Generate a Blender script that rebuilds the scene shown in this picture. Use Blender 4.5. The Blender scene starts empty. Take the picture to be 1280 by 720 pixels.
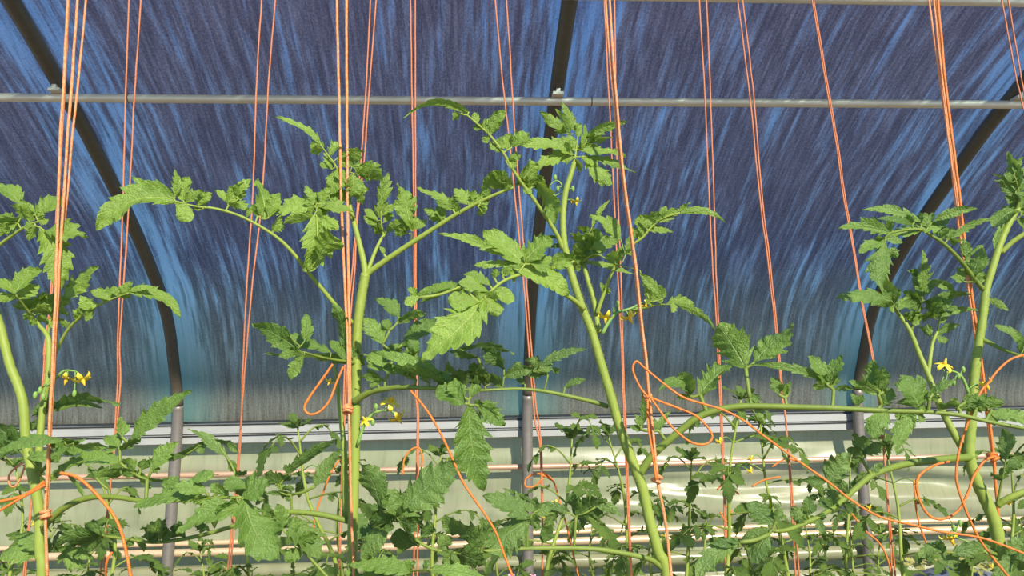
import bpy, bmesh, math, random
from mathutils import Vector, Matrix, Euler, noise

random.seed(7)
sc = bpy.context.scene
COL = sc.collection

# ------------------------------------------------------------------ camera
EYE = Vector((0, 0, 1.35)); PITCH = math.radians(9.5); YAW = math.radians(-3.6); F = 960.0
cd = bpy.data.cameras.new('camera'); cam = bpy.data.objects.new('camera', cd); COL.objects.link(cam)
cam.location = EYE; cam.rotation_euler = (math.radians(90) + PITCH, 0, YAW)
cd.sensor_width = 36; cd.lens = F / 1280 * 36; cd.clip_start = .02; cd.clip_end = 200
sc.camera = cam
RC = Euler((math.radians(90) + PITCH, 0, YAW)).to_matrix()

# ------------------------------------------------------------------ light
w = bpy.data.worlds.new('world'); sc.world = w; w.use_nodes = True
nt = w.node_tree; nt.nodes.clear()
wo = nt.nodes.new('ShaderNodeOutputWorld'); bg = nt.nodes.new('ShaderNodeBackground')
tc = nt.nodes.new('ShaderNodeTexCoord'); sp = nt.nodes.new('ShaderNodeSeparateXYZ'); cr = nt.nodes.new('ShaderNodeValToRGB')
nt.links.new(tc.outputs['Generated'], sp.inputs[0]); nt.links.new(sp.outputs['Z'], cr.inputs[0])
cr.color_ramp.elements[0].position = 0.0; cr.color_ramp.elements[0].color = (.60, .72, .80, 1)
cr.color_ramp.elements[1].position = .55; cr.color_ramp.elements[1].color = (.13, .33, .80, 1)
e = cr.color_ramp.elements.new(.16); e.color = (.34, .56, .86, 1)
nt.links.new(cr.outputs[0], bg.inputs[0]); bg.inputs[1].default_value = 1.0
nt.links.new(bg.outputs[0], wo.inputs[0])
sd = bpy.data.lights.new('sun', 'SUN'); sun = bpy.data.objects.new('sun', sd); COL.objects.link(sun)
sd.energy = 5.8; sd.angle = math.radians(1.6); sd.color = (1.0, .93, .80)
SUN_EL, SUN_AZ = math.radians(31.5), math.radians(20)       # azimuth: to the right of straight behind the camera
sdir = Vector((math.sin(SUN_AZ) * math.cos(SUN_EL), -math.cos(SUN_AZ) * math.cos(SUN_EL), math.sin(SUN_EL)))
sun.rotation_euler = sdir.to_track_quat('Z', 'Y').to_euler(); sun.location = sdir * 12
vs = sc.view_settings
vs.view_transform = 'Standard'; vs.look = 'None'; vs.gamma = 1; vs.use_curve_mapping = False; vs.exposure = 0.18

# ------------------------------------------------------------------ helpers
def ray(x, y):
    return RC @ Vector(((x - 640) / F, (360 - y) / F, -1))
def P(x, y, Y):
    d = ray(x, y)
    return EYE + d * (Y / d.y)
def pxm(Y):                       # metres per pixel at distance Y
    return Y / F

def tag(o, label=None, cat=None, group=None, kind=None):
    if label: o['label'] = label
    if cat: o['category'] = cat
    if group: o['group'] = group
    if kind: o['kind'] = kind
    return o
def empty(name, loc):
    o = bpy.data.objects.new(name, None); COL.objects.link(o); o.location = loc; o.empty_display_size = .05
    return o

class MB:
    def __init__(s): s.v = []; s.f = []; s.uv = []
    def tube(s, pts, radii, n=8, cap=True):
        m = len(pts); base = len(s.v)
        T = []
        for i in range(m):
            a = pts[max(i - 1, 0)]; b = pts[min(i + 1, m - 1)]
            d = (b - a); T.append(d.normalized() if d.length > 1e-9 else Vector((0, 0, 1)))
        ref = Vector((0, 1, 0)) if abs(T[0].y) < .9 else Vector((1, 0, 0))
        N = (ref - T[0] * ref.dot(T[0])).normalized()
        acc = 0
        for i in range(m):
            N = (N - T[i] * N.dot(T[i])); N = N.normalized() if N.length > 1e-6 else T[i].orthogonal().normalized()
            B = T[i].cross(N); r = radii[i]
            if i: acc += (pts[i] - pts[i - 1]).length
            for k in range(n):
                a = 2 * math.pi * k / n
                s.v.append(pts[i] + (N * math.cos(a) + B * math.sin(a)) * r)
                s.uv.append((k / n, acc))
        for i in range(m - 1):
            for k in range(n):
                a = base + i * n + k; b = base + i * n + (k + 1) % n
                s.f.append((a, b, b + n, a + n))
        if cap:
            s.f.append(tuple(base + k for k in reversed(range(n))))
            s.f.append(tuple(base + (m - 1) * n + k for k in range(n)))
        return s
    def grid(s, rows, uvs=None):
        base = len(s.v); n = len(rows[0])
        for i, r in enumerate(rows):
            for k, p in enumerate(r):
                s.v.append(p); s.uv.append(uvs[i][k] if uvs else (0, 0))
        for i in range(len(rows) - 1):
            for k in range(n - 1):
                a = base + i * n + k
                s.f.append((a, a + 1, a + n + 1, a + n))
        return s
    def box(s, c, d):
        b = len(s.v); x, y, z = c; a, e, h = d[0] / 2, d[1] / 2, d[2] / 2
        for sx, sy, sz in ((-1,-1,-1),(1,-1,-1),(1,1,-1),(-1,1,-1),(-1,-1,1),(1,-1,1),(1,1,1),(-1,1,1)):
            s.v.append(Vector((x + sx * a, y + sy * e, z + sz * h))); s.uv.append((0, 0))
        for f in ((0,3,2,1),(4,5,6,7),(0,1,5,4),(1,2,6,5),(2,3,7,6),(3,0,4,7)): s.f.append(tuple(b + i for i in f))
        return s
    def blob(s, c, r, n=8, jit=0.0):
        b = len(s.v)
        for i in range(n + 1):
            th = math.pi * i / n
            for k in range(n + 2):
                ph = 2 * math.pi * k / (n + 2)
                d = Vector((math.sin(th) * math.cos(ph), math.sin(th) * math.sin(ph), math.cos(th)))
                q = 1 + jit * noise.noise(d * 2.3 + c * 9)
                s.v.append(c + Vector((d.x * r[0], d.y * r[1], d.z * r[2])) * q); s.uv.append((0, 0))
        m = n + 2
        for i in range(n):
            for k in range(m):
                a = b + i * m + k; a2 = b + i * m + (k + 1) % m
                s.f.append((a, a + m, a2 + m, a2))
        return s
    def mesh(s, name, mat, origin=Vector((0, 0, 0)), smooth=True):
        me = bpy.data.meshes.new(name)
        me.from_pydata([tuple(p - origin) for p in s.v], [], s.f)
        uvl = me.uv_layers.new(name='UVMap')
        buf = [0.0] * (2 * len(me.loops))
        li = 0
        for f in s.f:
            for vi in f:
                u = s.uv[vi]; buf[2 * li] = u[0]; buf[2 * li + 1] = u[1]; li += 1
        uvl.data.foreach_set('uv', buf)
        if smooth: me.polygons.foreach_set('use_smooth', [True] * len(me.polygons))
        me.materials.append(mat); me.update()
        return me
    def build(s, name, mat, parent=None, origin=None, smooth=True):
        if origin is None:
            origin = parent_world(parent) if parent else Vector((0, 0, 0))
        o = bpy.data.objects.new(name, s.mesh(name, mat, origin, smooth)); COL.objects.link(o)
        o.location = origin - (parent_world(parent) if parent else Vector((0, 0, 0)))
        if parent: o.parent = parent
        return o
def parent_world(o):
    p = Vector((0, 0, 0))
    while o is not None:
        p += o.location; o = o.parent
    return p

def cr_sample(pts, per=5):
    """Catmull-Rom through tuples / vectors of any length"""
    P_ = [Vector(p) for p in pts]
    if len(P_) < 3: per = max(per, 4)
    out = []
    for i in range(len(P_) - 1):
        p1, p2 = P_[i], P_[i + 1]
        p0 = P_[i - 1] if i else p1 * 2 - p2
        p3 = P_[i + 2] if i + 2 < len(P_) else p2 * 2 - p1
        for k in range(per):
            t = k / per
            out.append(.5 * ((2 * p1) + (p2 - p0) * t + (2 * p0 - 5 * p1 + 4 * p2 - p3) * t * t + (3 * p1 - p0 - 3 * p2 + p3) * t ** 3))
    out.append(P_[-1])
    return out

# ------------------------------------------------------------------ materials
M = {}
class NG:
    """small node-graph helper"""
    def __init__(s, name):
        s.m = bpy.data.materials.new(name); s.m.use_nodes = True; s.t = s.m.node_tree; s.t.nodes.clear()
        s.out = s.n('OutputMaterial'); M[name] = s.m
    def n(s, k, **kw):
        q = s.t.nodes.new('ShaderNode' + k)
        for a, b in kw.items(): setattr(q, a, b)
        return q
    def l(s, a, b): s.t.links.new(a, b)
    def val(s, x, inp):
        if isinstance(x, (int, float)): inp.default_value = x
        elif isinstance(x, tuple): inp.default_value = x if len(x) == 4 else (*x, 1)
        else: s.l(x, inp)
    def math(s, op, a, b=0.0, c=0.0, clamp=False):
        q = s.n('Math', operation=op, use_clamp=clamp)
        for i, x in enumerate((a, b, c)): s.val(x, q.inputs[i])
        return q.outputs[0]
    def mix(s, f, a, b, mode='MIX'):
        q = s.n('Mix', data_type='RGBA', blend_type=mode)
        s.val(f, q.inputs[0]); s.val(a, q.inputs[6]); s.val(b, q.inputs[7])
        return q.outputs[2]
    def ramp(s, f, *st):
        q = s.n('ValToRGB'); cr = q.color_ramp; s.l(f, q.inputs[0])
        for i, (p, c) in enumerate(st):
            if not isinstance(c, tuple): c = (c, c, c)
            e = cr.elements[i] if i < 2 else cr.elements.new(p)
            e.position = p; e.color = (*c, 1)
        return q.outputs[0]
    def noise(s, vec, scale, detail=3, rough=.55):
        q = s.n('TexNoise'); s.l(vec, q.inputs['Vector'])
        q.inputs['Scale'].default_value = scale; q.inputs['Detail'].default_value = detail; q.inputs['Roughness'].default_value = rough
        return q.outputs[0]
    def scalev(s, vec, sc_, loc=(0, 0, 0)):
        q = s.n('Mapping'); s.l(vec, q.inputs[0]); q.inputs['Scale'].default_value = sc_; q.inputs['Location'].default_value = loc
        return q.outputs[0]
    def principled(s, col, rough=.5, spec=.5, metal=0., bump=None, bs=.3, bd=.002):
        q = s.n('BsdfPrincipled'); s.val(col, q.inputs['Base Color']); s.val(rough, q.inputs['Roughness'])
        q.inputs['Specular IOR Level'].default_value = spec; q.inputs['Metallic'].default_value = metal
        if bump is not None:
            b = s.n('Bump'); b.inputs['Strength'].default_value = bs; b.inputs['Distance'].default_value = bd
            s.l(bump, b.inputs['Height']); s.l(b.outputs[0], q.inputs['Normal'])
        return q.outputs[0]
    def mixs(s, f, a, b):
        q = s.n('MixShader'); s.val(f, q.inputs[0]); s.l(a, q.inputs[1]); s.l(b, q.inputs[2]); return q.outputs[0]
    def done(s, sh): s.l(sh, s.out.inputs[0]); return s.m

def leaf_material(name, c1, c2, vein, trans, fac=.32):
    g = NG(name)
    uv = g.n('TexCoord').outputs['UV']; ob = g.n('TexCoord').outputs['Object']
    sp = g.n('SeparateXYZ'); g.l(uv, sp.inputs[0]); t, u = sp.outputs[0], sp.outputs[1]
    au = g.math('ABSOLUTE', u)
    rnd = g.n('ObjectInfo').outputs['Random']
    nz = g.noise(ob, 38, 4)
    base = g.mix(g.math('MULTIPLY_ADD', nz, 1.1, g.math('MULTIPLY_ADD', rnd, .5, -.35), clamp=True), c1, c2)
    mid = g.math('SUBTRACT', 1.0, g.math('DIVIDE', au, g.math('MULTIPLY_ADD', t, -.05, .075)), clamp=True)
    k = g.math('FRACT', g.math('MULTIPLY', g.math('MULTIPLY_ADD', au, -.16, t), 6.5))
    side = g.math('SUBTRACT', 1.0, g.math('MULTIPLY', g.math('ABSOLUTE', g.math('SUBTRACT', k, .5)), 9.0), clamp=True)
    vmask = g.math('MAXIMUM', mid, g.math('MULTIPLY', side, .45))
    col = g.mix(g.math('MULTIPLY', vmask, .75), base, vein)
    h = g.math('ADD', g.math('MULTIPLY', vmask, -.6), g.math('ADD', g.noise(ob, 170, 2), g.noise(ob, 420, 1)))
    pr = g.principled(col, .46, .42, bump=h, bs=.75, bd=.0022)
    tr = g.n('BsdfTranslucent'); g.l(g.mix(.55, col, trans), tr.inputs[0])
    return g.done(g.mixs(fac, pr, tr.outputs[0]))
leaf_material('leaf_young', (.110, .205, .020), (.320, .470, .070), (.50, .60, .16), (.50, .62, .05))
leaf_material('leaf_mid',   (.082, .170, .022), (.245, .380, .066), (.34, .46, .14), (.36, .50, .05))
leaf_material('leaf_old',   (.074, .152, .026), (.210, .320, .064), (.28, .40, .15), (.28, .43, .06))
leaf_material('leaf_back',  (.085, .170, .026), (.250, .380, .070), (.28, .42, .11), (.34, .48, .06), .34)
leaf_material('leaf_pale',  (.42, .44, .10), (.62, .58, .20), (.70, .66, .36), (.70, .66, .20))

def simple(name, col, rough=.5, spec=.5, metal=0, var=.25, scale=30, bs=.2):
    g = NG(name); ob = g.n('TexCoord').outputs['Object']
    nz = g.noise(ob, scale, 4)
    dark = tuple(c * (1 - var) for c in col); lite = tuple(min(1, c * (1 + var)) for c in col)
    return g.done(g.principled(g.mix(nz, dark, lite), rough, spec, metal, bump=nz, bs=bs))
def stem_mat(name, a, b):
    g = NG(name); ob = g.n('TexCoord').outputs['Object']
    nz = g.noise(g.scalev(ob, (1, 1, .25)), 60, 3)
    fine = g.noise(ob, 900, 1)
    tr = g.n('BsdfTranslucent'); tr.inputs[0].default_value = (*b, 1)
    col = g.mix(nz, a, b)
    return g.done(g.mixs(.15, g.principled(col, .5, .35, bump=fine, bs=.25, bd=.001), tr.outputs[0]))
stem_mat('stem', (.23, .31, .042), (.37, .45, .080))
stem_mat('stem_dark', (.14, .20, .028), (.26, .34, .055))
simple('petal', (.88, .66, .05), .5, .3, var=.15)
simple('anther', (.85, .50, .02), .5, .3, var=.15)
simple('pink_petal', (.80, .30, .42), .5, .3)
simple('calyx', (.20, .34, .07), .5, .3)
def twine_mat(name, a, b):
    g = NG(name); uv = g.n('TexCoord').outputs['UV']; sp = g.n('SeparateXYZ'); g.l(uv, sp.inputs[0])
    tw = g.math('SINE', g.math('MULTIPLY_ADD', sp.outputs[1], 2400.0, g.math('MULTIPLY', sp.outputs[0], 6.2832 * 2)))
    nz = g.ramp(g.noise(g.scalev(uv, (5, 170, 1)), 1, 3), (.25, 0.0), (.75, 1.0))
    col = g.mix(g.math('MULTIPLY_ADD', tw, .10, nz, clamp=True), a, b)
    pr = g.principled(col, .42, .45, bump=g.math('ADD', tw, g.math('MULTIPLY', nz, 1.5)), bs=.3, bd=.0005)
    tr = g.n('BsdfTranslucent'); g.l(col, tr.inputs[0])
    return g.done(g.mixs(.2, pr, tr.outputs[0]))
twine_mat('twine', (.70, .18, .035), (1.0, .50, .22))
twine_mat('twine_salmon', (.52, .14, .045), (.78, .30, .13))
twine_mat('twine_orange', (.70, .14, .012), (.95, .33, .06))
def steel(name, col, rough):
    g = NG(name); ob = g.n('TexCoord').outputs['Object']
    nz = g.noise(g.scalev(ob, (1, 6, 6)), 9, 5)
    c = g.mix(nz, tuple(x * .72 for x in col), tuple(min(1, x * 1.2) for x in col))
    return g.done(g.principled(c, rough, .5, .30, bump=g.noise(ob, 140, 2), bs=.06))
steel('galvanised', (.80, .68, .50), .42)  # warm bright tone stands in for sunlight that misses the purlin
steel('hoop_steel_shaded', (.13, .11, .08), .5)  # same steel as the posts, with the bow's shade put into the colour
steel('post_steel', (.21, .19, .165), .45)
steel('copper_pipe', (.62, .40, .27), .42)
steel('cream_pipe', (.70, .53, .33), .35)
simple('rail_white', (.36, .37, .35), .4, .5, var=.12, scale=8)
simple('rail_shadow', (.16, .17, .17), .5, .4)  # tone of the painted shadow line over the rail
simple('soil', (.16, .105, .065), .9, .2, var=.5, scale=9, bs=.6)
simple('sack_blue', (.13, .155, .25), .4, .5, var=.25, scale=14)
simple('wire', (.35, .35, .35), .4, .5, .6)

# film: dirty translucent polythene, UV = (x metres, arc length metres)
HX0, HSP = 0.0, 2.0            # hoop positions, filled in below
def film_material():
    g = NG('film')
    uv = g.n('TexCoord').outputs['UV']; sp = g.n('SeparateXYZ'); g.l(uv, sp.inputs[0]); X, S = sp.outputs[0], sp.outputs[1]
    # slight wobble so that runs are not dead straight
    wob = g.math('MULTIPLY', g.math('SUBTRACT', g.noise(g.scalev(uv, (2.2, 1.3, 1)), 1, 2), .5), .035)
    cv = g.n('CombineXYZ'); g.l(g.math('ADD', X, wob), cv.inputs[0]); g.l(S, cv.inputs[1]); v = cv.outputs[0]
    broad = g.noise(g.scalev(v, (6.0, .45, 1)), 1, 2, .6)
    runs = g.noise(g.scalev(v, (30, 2.0, 1), (3.1, 7.7, 0)), 1, 2, .55)
    runs2 = g.noise(g.scalev(v, (52, 3.6, 1), (13.1, 2.7, 0)), 1, 3, .6)
    fine = g.noise(g.scalev(v, (110, 9.0, 1), (9.3, 1.2, 0)), 1, 2, .6)
    speck = g.noise(g.scalev(v, (130, 90, 1)), 1, 2, .75)
    # distance to nearest hoop: film rubs clean beside the steel
    dh = g.math('PINGPONG', g.math('SUBTRACT', X, HX0), HSP / 2)
    near = g.math('SUBTRACT', 1.0, g.math('DIVIDE', dh, .26), clamp=True)
    grain = g.math('MULTIPLY', g.math('SUBTRACT', speck, .5), .55)
    soft = g.math('ADD', g.math('ADD', g.math('MULTIPLY', runs, .45), g.math('MULTIPLY', runs2, .45)), g.math('MULTIPLY', g.math('SUBTRACT', fine, .5), .35))
    soft = g.math('ADD', soft, grain)
    # washed-clean runs: where broad patches and narrow runs coincide
    st = g.math('ADD', g.math('ADD', g.math('MULTIPLY', broad, .55), g.math('MULTIPLY', runs, .75)), g.math('MULTIPLY', fine, .18))
    st = g.math('ADD', g.math('MULTIPLY_ADD', near, .24, st), g.math('MULTIPLY', grain, .30))
    clean = g.ramp(st, (.75, 0.0), (1.04, 1.0), (.85, .26), (.93, .72))
    foot = g.ramp(S, (.25, 1.0), (1.55, 0.0), (.75, .62))      # algae grows towards the foot of the sheet
    dirt = g.ramp(soft, (.28, (.100, .078, .092)), (.66, (.340, .285, .300)), (.42, (.160, .126, .142)), (.54, (.235, .200, .222)))
    algae = g.ramp(soft, (.28, (.120, .112, .082)), (.66, (.30, .295, .215)))
    dirt = g.mix(foot, dirt, algae)
    dirt = g.mix(g.math('MULTIPLY', g.math('MULTIPLY', near, foot), .8), dirt, (.16, .34, .28))
    tr = g.n('BsdfTransparent'); tr.inputs[0].default_value = (.60, .86, .96, 1)
    tl = g.n('BsdfTranslucent'); g.l(dirt, tl.inputs[0])
    df = g.principled(dirt, .6, .08)
    body = g.mixs(.55, df, tl.outputs[0])
    dens = g.math('MULTIPLY_ADD', clean, -.38, .970)
    dens = g.math('MAXIMUM', dens, g.math('MULTIPLY', foot, .985))
    g.done(g.mixs(dens, tr.outputs[0], body))
def sheet_material():
    g = NG('lower_sheet')
    tcn = g.n('TexCoord'); uv = tcn.outputs['UV']
    sp = g.n('SeparateXYZ'); g.l(uv, sp.inputs[0]); X, S = sp.outputs[0], sp.outputs[1]
    st = g.noise(g.scalev(uv, (9, 1.6, 1)), 1, 4, .6)
    fine = g.noise(g.scalev(uv, (40, 5, 1)), 1, 4, .6)
    band = g.noise(g.scalev(uv, (.8, 9, 1)), 1, 3)
    c = g.mix(st, (.28, .31, .165), (.47, .47, .28))
    c = g.mix(g.ramp(fine, (.52, 0.0), (.75, .6)), c, (.22, .27, .13))
    c = g.mix(g.ramp(band, (.5, 0.0), (.7, .55)), c, (.40, .34, .23))
    tl = g.n('BsdfTranslucent'); g.l(c, tl.inputs[0])
    g.done(g.mixs(.35, g.principled(c, .30, .5), tl.outputs[0]))
sheet_material()

# ------------------------------------------------------------------ greenhouse side
SLOPE = .0195                     # the tunnel climbs a little to the right
def zs(x): return SLOPE * (x - .1)
PROF = [(4.55, -1.40), (4.555, -.60), (4.555, -.05), (4.53, .12), (4.45, .29), (4.26, .60), (3.86, .90), (3.30, 1.205), (3.02, 1.335), (2.60, 1.51), (2.2, 1.64)]
prof = cr_sample([(a, b + EYE.z, 0) for a, b in PROF], 6)
HSP = 2.0
_m = P(660, 560, 4.52).x
HX0 = _m
film_material()
XL, XR = _m - 4.6, _m + 5.2
def along(y, z, x0=XL, x1=XR, n=40):
    return [Vector((x0 + (x1 - x0) * i / n, y, z + zs(x0 + (x1 - x0) * i / n))) for i in range(n + 1)]

fl = MB(); rows = []
for j in range(41):
    rows.append([Vector((XL - 1 + (XR - XL + 2) * i / 60, -1.5 + 7.0 * j / 40, .02 * noise.noise(Vector((i * .7, j * .7, 0))) + SLOPE * 0)) for i in range(61)])
fl.grid(rows); o = fl.build('floor', M['soil']); tag(o, 'dark brown soil floor of the tunnel', 'floor', kind='structure')

# film (upper): starts behind the rail and goes over the hoops
fm = MB(); rows = []; uvs = []; acc = 0; pr2 = []
start = [p for p in prof if p.y > EYE.z - .012]
for i, p in enumerate(start):
    a = start[max(i - 1, 0)]; b = start[min(i + 1, len(start) - 1)]
    t = (b - a).normalized(); nrm = Vector((t.y, -t.x, 0))
    q = p + nrm * .036
    if i: acc += (p - start[i - 1]).length
    pr2.append((q, acc))
for q, s_ in pr2:
    rows.append([Vector((x, q.x, q.y + zs(x))) for x in [XL + (XR - XL) * i / 80 for i in range(81)]])
    uvs.append([(XL + (XR - XL) * i / 80, s_) for i in range(81)])
fm.grid(rows, uvs); o = fm.build('ceiling', M['film']); tag(o, 'dirty blue translucent film stretched over the steel hoops', 'greenhouse film', kind='structure')

# lower side sheet with sagging folds
ls = MB(); rows = []; uvs = []
for j in range(61):
    z = -.10 - 1.22 * j / 60
    row = []; uvr = []
    for i in range(161):
        x = XL + (XR - XL) * i / 160
        amt = .010 + .040 * max(0, min(1, (x - .2) / 1.2)) * max(0, min(1, (-.28 - z) / .08))
        d = amt * (.45 * math.sin(z * 27 + 2.2 * noise.noise(Vector((x * .8, z * 3, 1))) + .5 * x) + 1.3 * noise.noise(Vector((x * 1.1 + z * 2, z * 9 + x * .5, 3))) + .5 * noise.noise(Vector((x * 4, z * 24, 8))))
        row.append(Vector((x, 4.706 + max(-.026, d), EYE.z + z + zs(x)))); uvr.append((x, -z))
    rows.append(row); uvs.append(uvr)
ls.grid(rows, uvs); o = ls.build('wall_back', M['lower_sheet']); tag(o, 'pale green stained plastic side sheet hanging in soft folds', 'plastic sheet', kind='structure')

# film locking rail
def rail_piece(z0, z1, y, prot, mat, name, parent):
    m = MB()
    prof_ = [(y, z1), (y - prot, z1 - .008), (y - prot, z0 + .008), (y, z0)]
    rows = [[Vector((x, a, EYE.z + b + zs(x))) for (a, b) in prof_] for x in [XL + (XR - XL) * i / 30 for i in range(31)]]
    m.grid(rows); return m.build(name, M[mat], parent, smooth=False)
tr = empty('trim_1', (0, 4.58, EYE.z)); tag(tr, 'pale metal film clamping rail running behind the posts', 'rail', kind='structure')
rail_piece(-.022, .018, 4.632, .022, 'rail_shadow', 'shadow_gap_strip', tr)  # dark strip added to draw the shadow gap above the rail
rail_piece(-.075, -.022, 4.632, .034, 'rail_white', 'upper_flange', tr)
rail_piece(-.130, -.075, 4.632, .026, 'rail_white', 'lower_flange', tr)
rail_piece(-.085, -.068, 4.632, .042, 'rail_white', 'ridge', tr)

def long_pipe(name, y, z, r, mat, label, cat='pipe', group=None, wob=0):
    m = MB(); pts = along(y, EYE.z + z)
    for p in pts: p.z += wob * noise.noise(Vector((p.x * .9, z * 9, 0)))
    m.tube(pts, [r] * len(pts), 12)
    o = m.build(name, M[mat], None, origin=pts[0]); tag(o, label, cat, group); return o
def zpx(x, y, Y):                 # height over the eye, with the site slope taken out
    p = P(x, y, Y); return p.z - EYE.z - zs(p.x)
long_pipe('side_pipe', 4.625, zpx(640, 584, 4.625), .016, 'copper_pipe', 'rusty copper-coloured pipe running along the side sheet just below the rail', wob=.006)
long_pipe('side_pipe', 4.650, zpx(640, 667, 4.65), .014, 'cream_pipe', 'upper of the two cream pipes lying close together low on the side sheet', wob=.006)
long_pipe('side_pipe', 4.620, zpx(640, 679, 4.62), .022, 'cream_pipe', 'lower, thicker of the two cream pipes lying close together on the side sheet', wob=.006)
m = MB(); pts = along(4.632, EYE.z + zpx(640, 704, 4.632))
m.tube(pts, [.040 + .003 * noise.noise(Vector((p.x * 3, 0, 0))) for p in pts], 14)
tag(m.build('rolled_sheet', M['lower_sheet'], None, origin=pts[0]), 'thick roll of side sheet wound up below the cream pipes', 'sheet roll')

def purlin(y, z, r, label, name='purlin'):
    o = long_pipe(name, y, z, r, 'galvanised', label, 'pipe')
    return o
pz = zpx(640, 126.5, 3.02)
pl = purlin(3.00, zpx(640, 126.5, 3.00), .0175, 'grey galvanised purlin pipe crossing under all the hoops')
for xj in (-1.35, .52):           # sleeve joints of the pipe
    m = MB(); c = [Vector((xj + d, 3.0, EYE.z + zpx(640, 126.5, 3.0) + zs(xj + d))) for d in (-.002, .002)]
    m.tube(c, [.019, .019], 12); m.build('joint_ring', M['hoop_steel_shaded'], pl)
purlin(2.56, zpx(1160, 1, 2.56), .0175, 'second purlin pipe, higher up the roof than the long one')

for k, lab in enumerate(('dark curved steel hoop beyond the left end of the view', 'dark curved steel hoop whose foot stands behind the leftmost tomato row end', 'dark curved steel hoop rising between the two middle tomato plants', 'dark curved steel hoop bending over beside the right tomato plant', 'dark curved steel hoop beyond the right tomato plant')):
    hx = _m + (k - 2) * HSP
    root = empty('greenhouse_hoop', (hx, 4.55, zs(hx)))
    lab = ['dark steel hoop left of the one behind the hanging pair of twines', 'dark curved steel hoop crossing behind the drooping leaf tip of the lobed branch', 'middle dark steel hoop, with a clamp where it meets the purlin above the leaf rosette', 'dark curved steel hoop passing behind the lobed leaves of the right tomato plant', 'dark steel hoop furthest along the rising side of the tunnel'][k]
    tag(root, lab, 'hoop', 'steel hoops of the tunnel')
    arch = [Vector((hx, p.x, p.y + zs(hx))) for p in prof]
    lo = [p for p in arch if p.z < EYE.z + .12 + zs(hx)]; hi = arch[len(lo) - 1:]
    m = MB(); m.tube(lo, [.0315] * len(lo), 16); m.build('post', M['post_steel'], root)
    m = MB(); m.tube(hi, [.031] * len(hi), 16); m.build('bow', M['hoop_steel_shaded'], root)
    m = MB(); c = Vector((hx, 2.985, EYE.z + zpx(640, 126.5, 3.0) + zs(hx) + .022))
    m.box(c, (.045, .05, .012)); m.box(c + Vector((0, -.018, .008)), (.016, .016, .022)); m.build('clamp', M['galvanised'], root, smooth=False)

# ------------------------------------------------------------------ leaf geometry
def leaf_mb(C, Tn, A, Nv, L, W, style='n', teeth=5, rnd=None, res=3, fold=.18, curl=.0):
    """C/Tn/A/Nv: functions of t giving midrib point, tangent, across and normal"""
    rnd = rnd or random
    mb = MB(); rows = []; uvs = []
    Amp = {'n': .40, 'f': .62, 'r': .12}[style]
    ts = []
    for i in range(teeth):
        for s_ in (0.0, .38, .75, .96):
            ts.append((min(.995, (i + s_) / teeth * .93 + .0), s_))
    ts += [(.955, .55), (1.0, 1.0)]
    cols = [j / res for j in range(-res, res + 1)]
    ph = rnd.uniform(0, 6.28); asym = rnd.uniform(-.15, .15); twist = rnd.uniform(-.7, .7)
    jag = {(i, g): rnd.uniform(.45, 1.35) for i in range(teeth + 1) for g in (-1, 1)}; puck = rnd.uniform(.035, .075); wav = rnd.uniform(.05, .13)
    for t, s_ in ts:
        prof_w = (t + .012) ** .62 * (1 - t) ** 1.08 / .325
        if style == 'r': prof_w = (t + .01) ** .6 * (1 - t) ** .6 / .44
        amp = Amp * (1.15 - .65 * t)
        row = []; uvr = []
        c = C(t); T = Tn(t); a = A(t); n = Nv(t)
        tw = twist * (t - .35); a, n = a * math.cos(tw) + n * math.sin(tw), n * math.cos(tw) - a * math.sin(tw)
        ti = min(teeth, int(t / .93 * teeth + 1e-4))
        for u in cols:
            au = abs(u); sgn = 1 if u > 0 else -1
            tooth = (1 - min(.8, amp * jag[(ti, sgn)]) * (1 - s_) ** .8) if t < .955 else 1
            wl = W / 2 * prof_w * (1 + asym * sgn) * (1 - (1 - tooth) * au ** 1.5)
            off = u * wl
            h = abs(off) * fold + W * puck * math.sin(teeth * 6.2832 * t / .93 + (ph if sgn > 0 else ph * .5)) * au * (1.3 - .5 * au) \
                + W * wav * math.sin(8 * t + ph * 2 + sgn) * au * au - curl * L * t * t
            p = c + a * off + T * (abs(off) * .42) * (1 if t < .97 else .2) + n * h
            row.append(p); uvr.append((t, u))
        rows.append(row); uvs.append(uvr)
    mb.grid(rows, uvs)
    return mb

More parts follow.
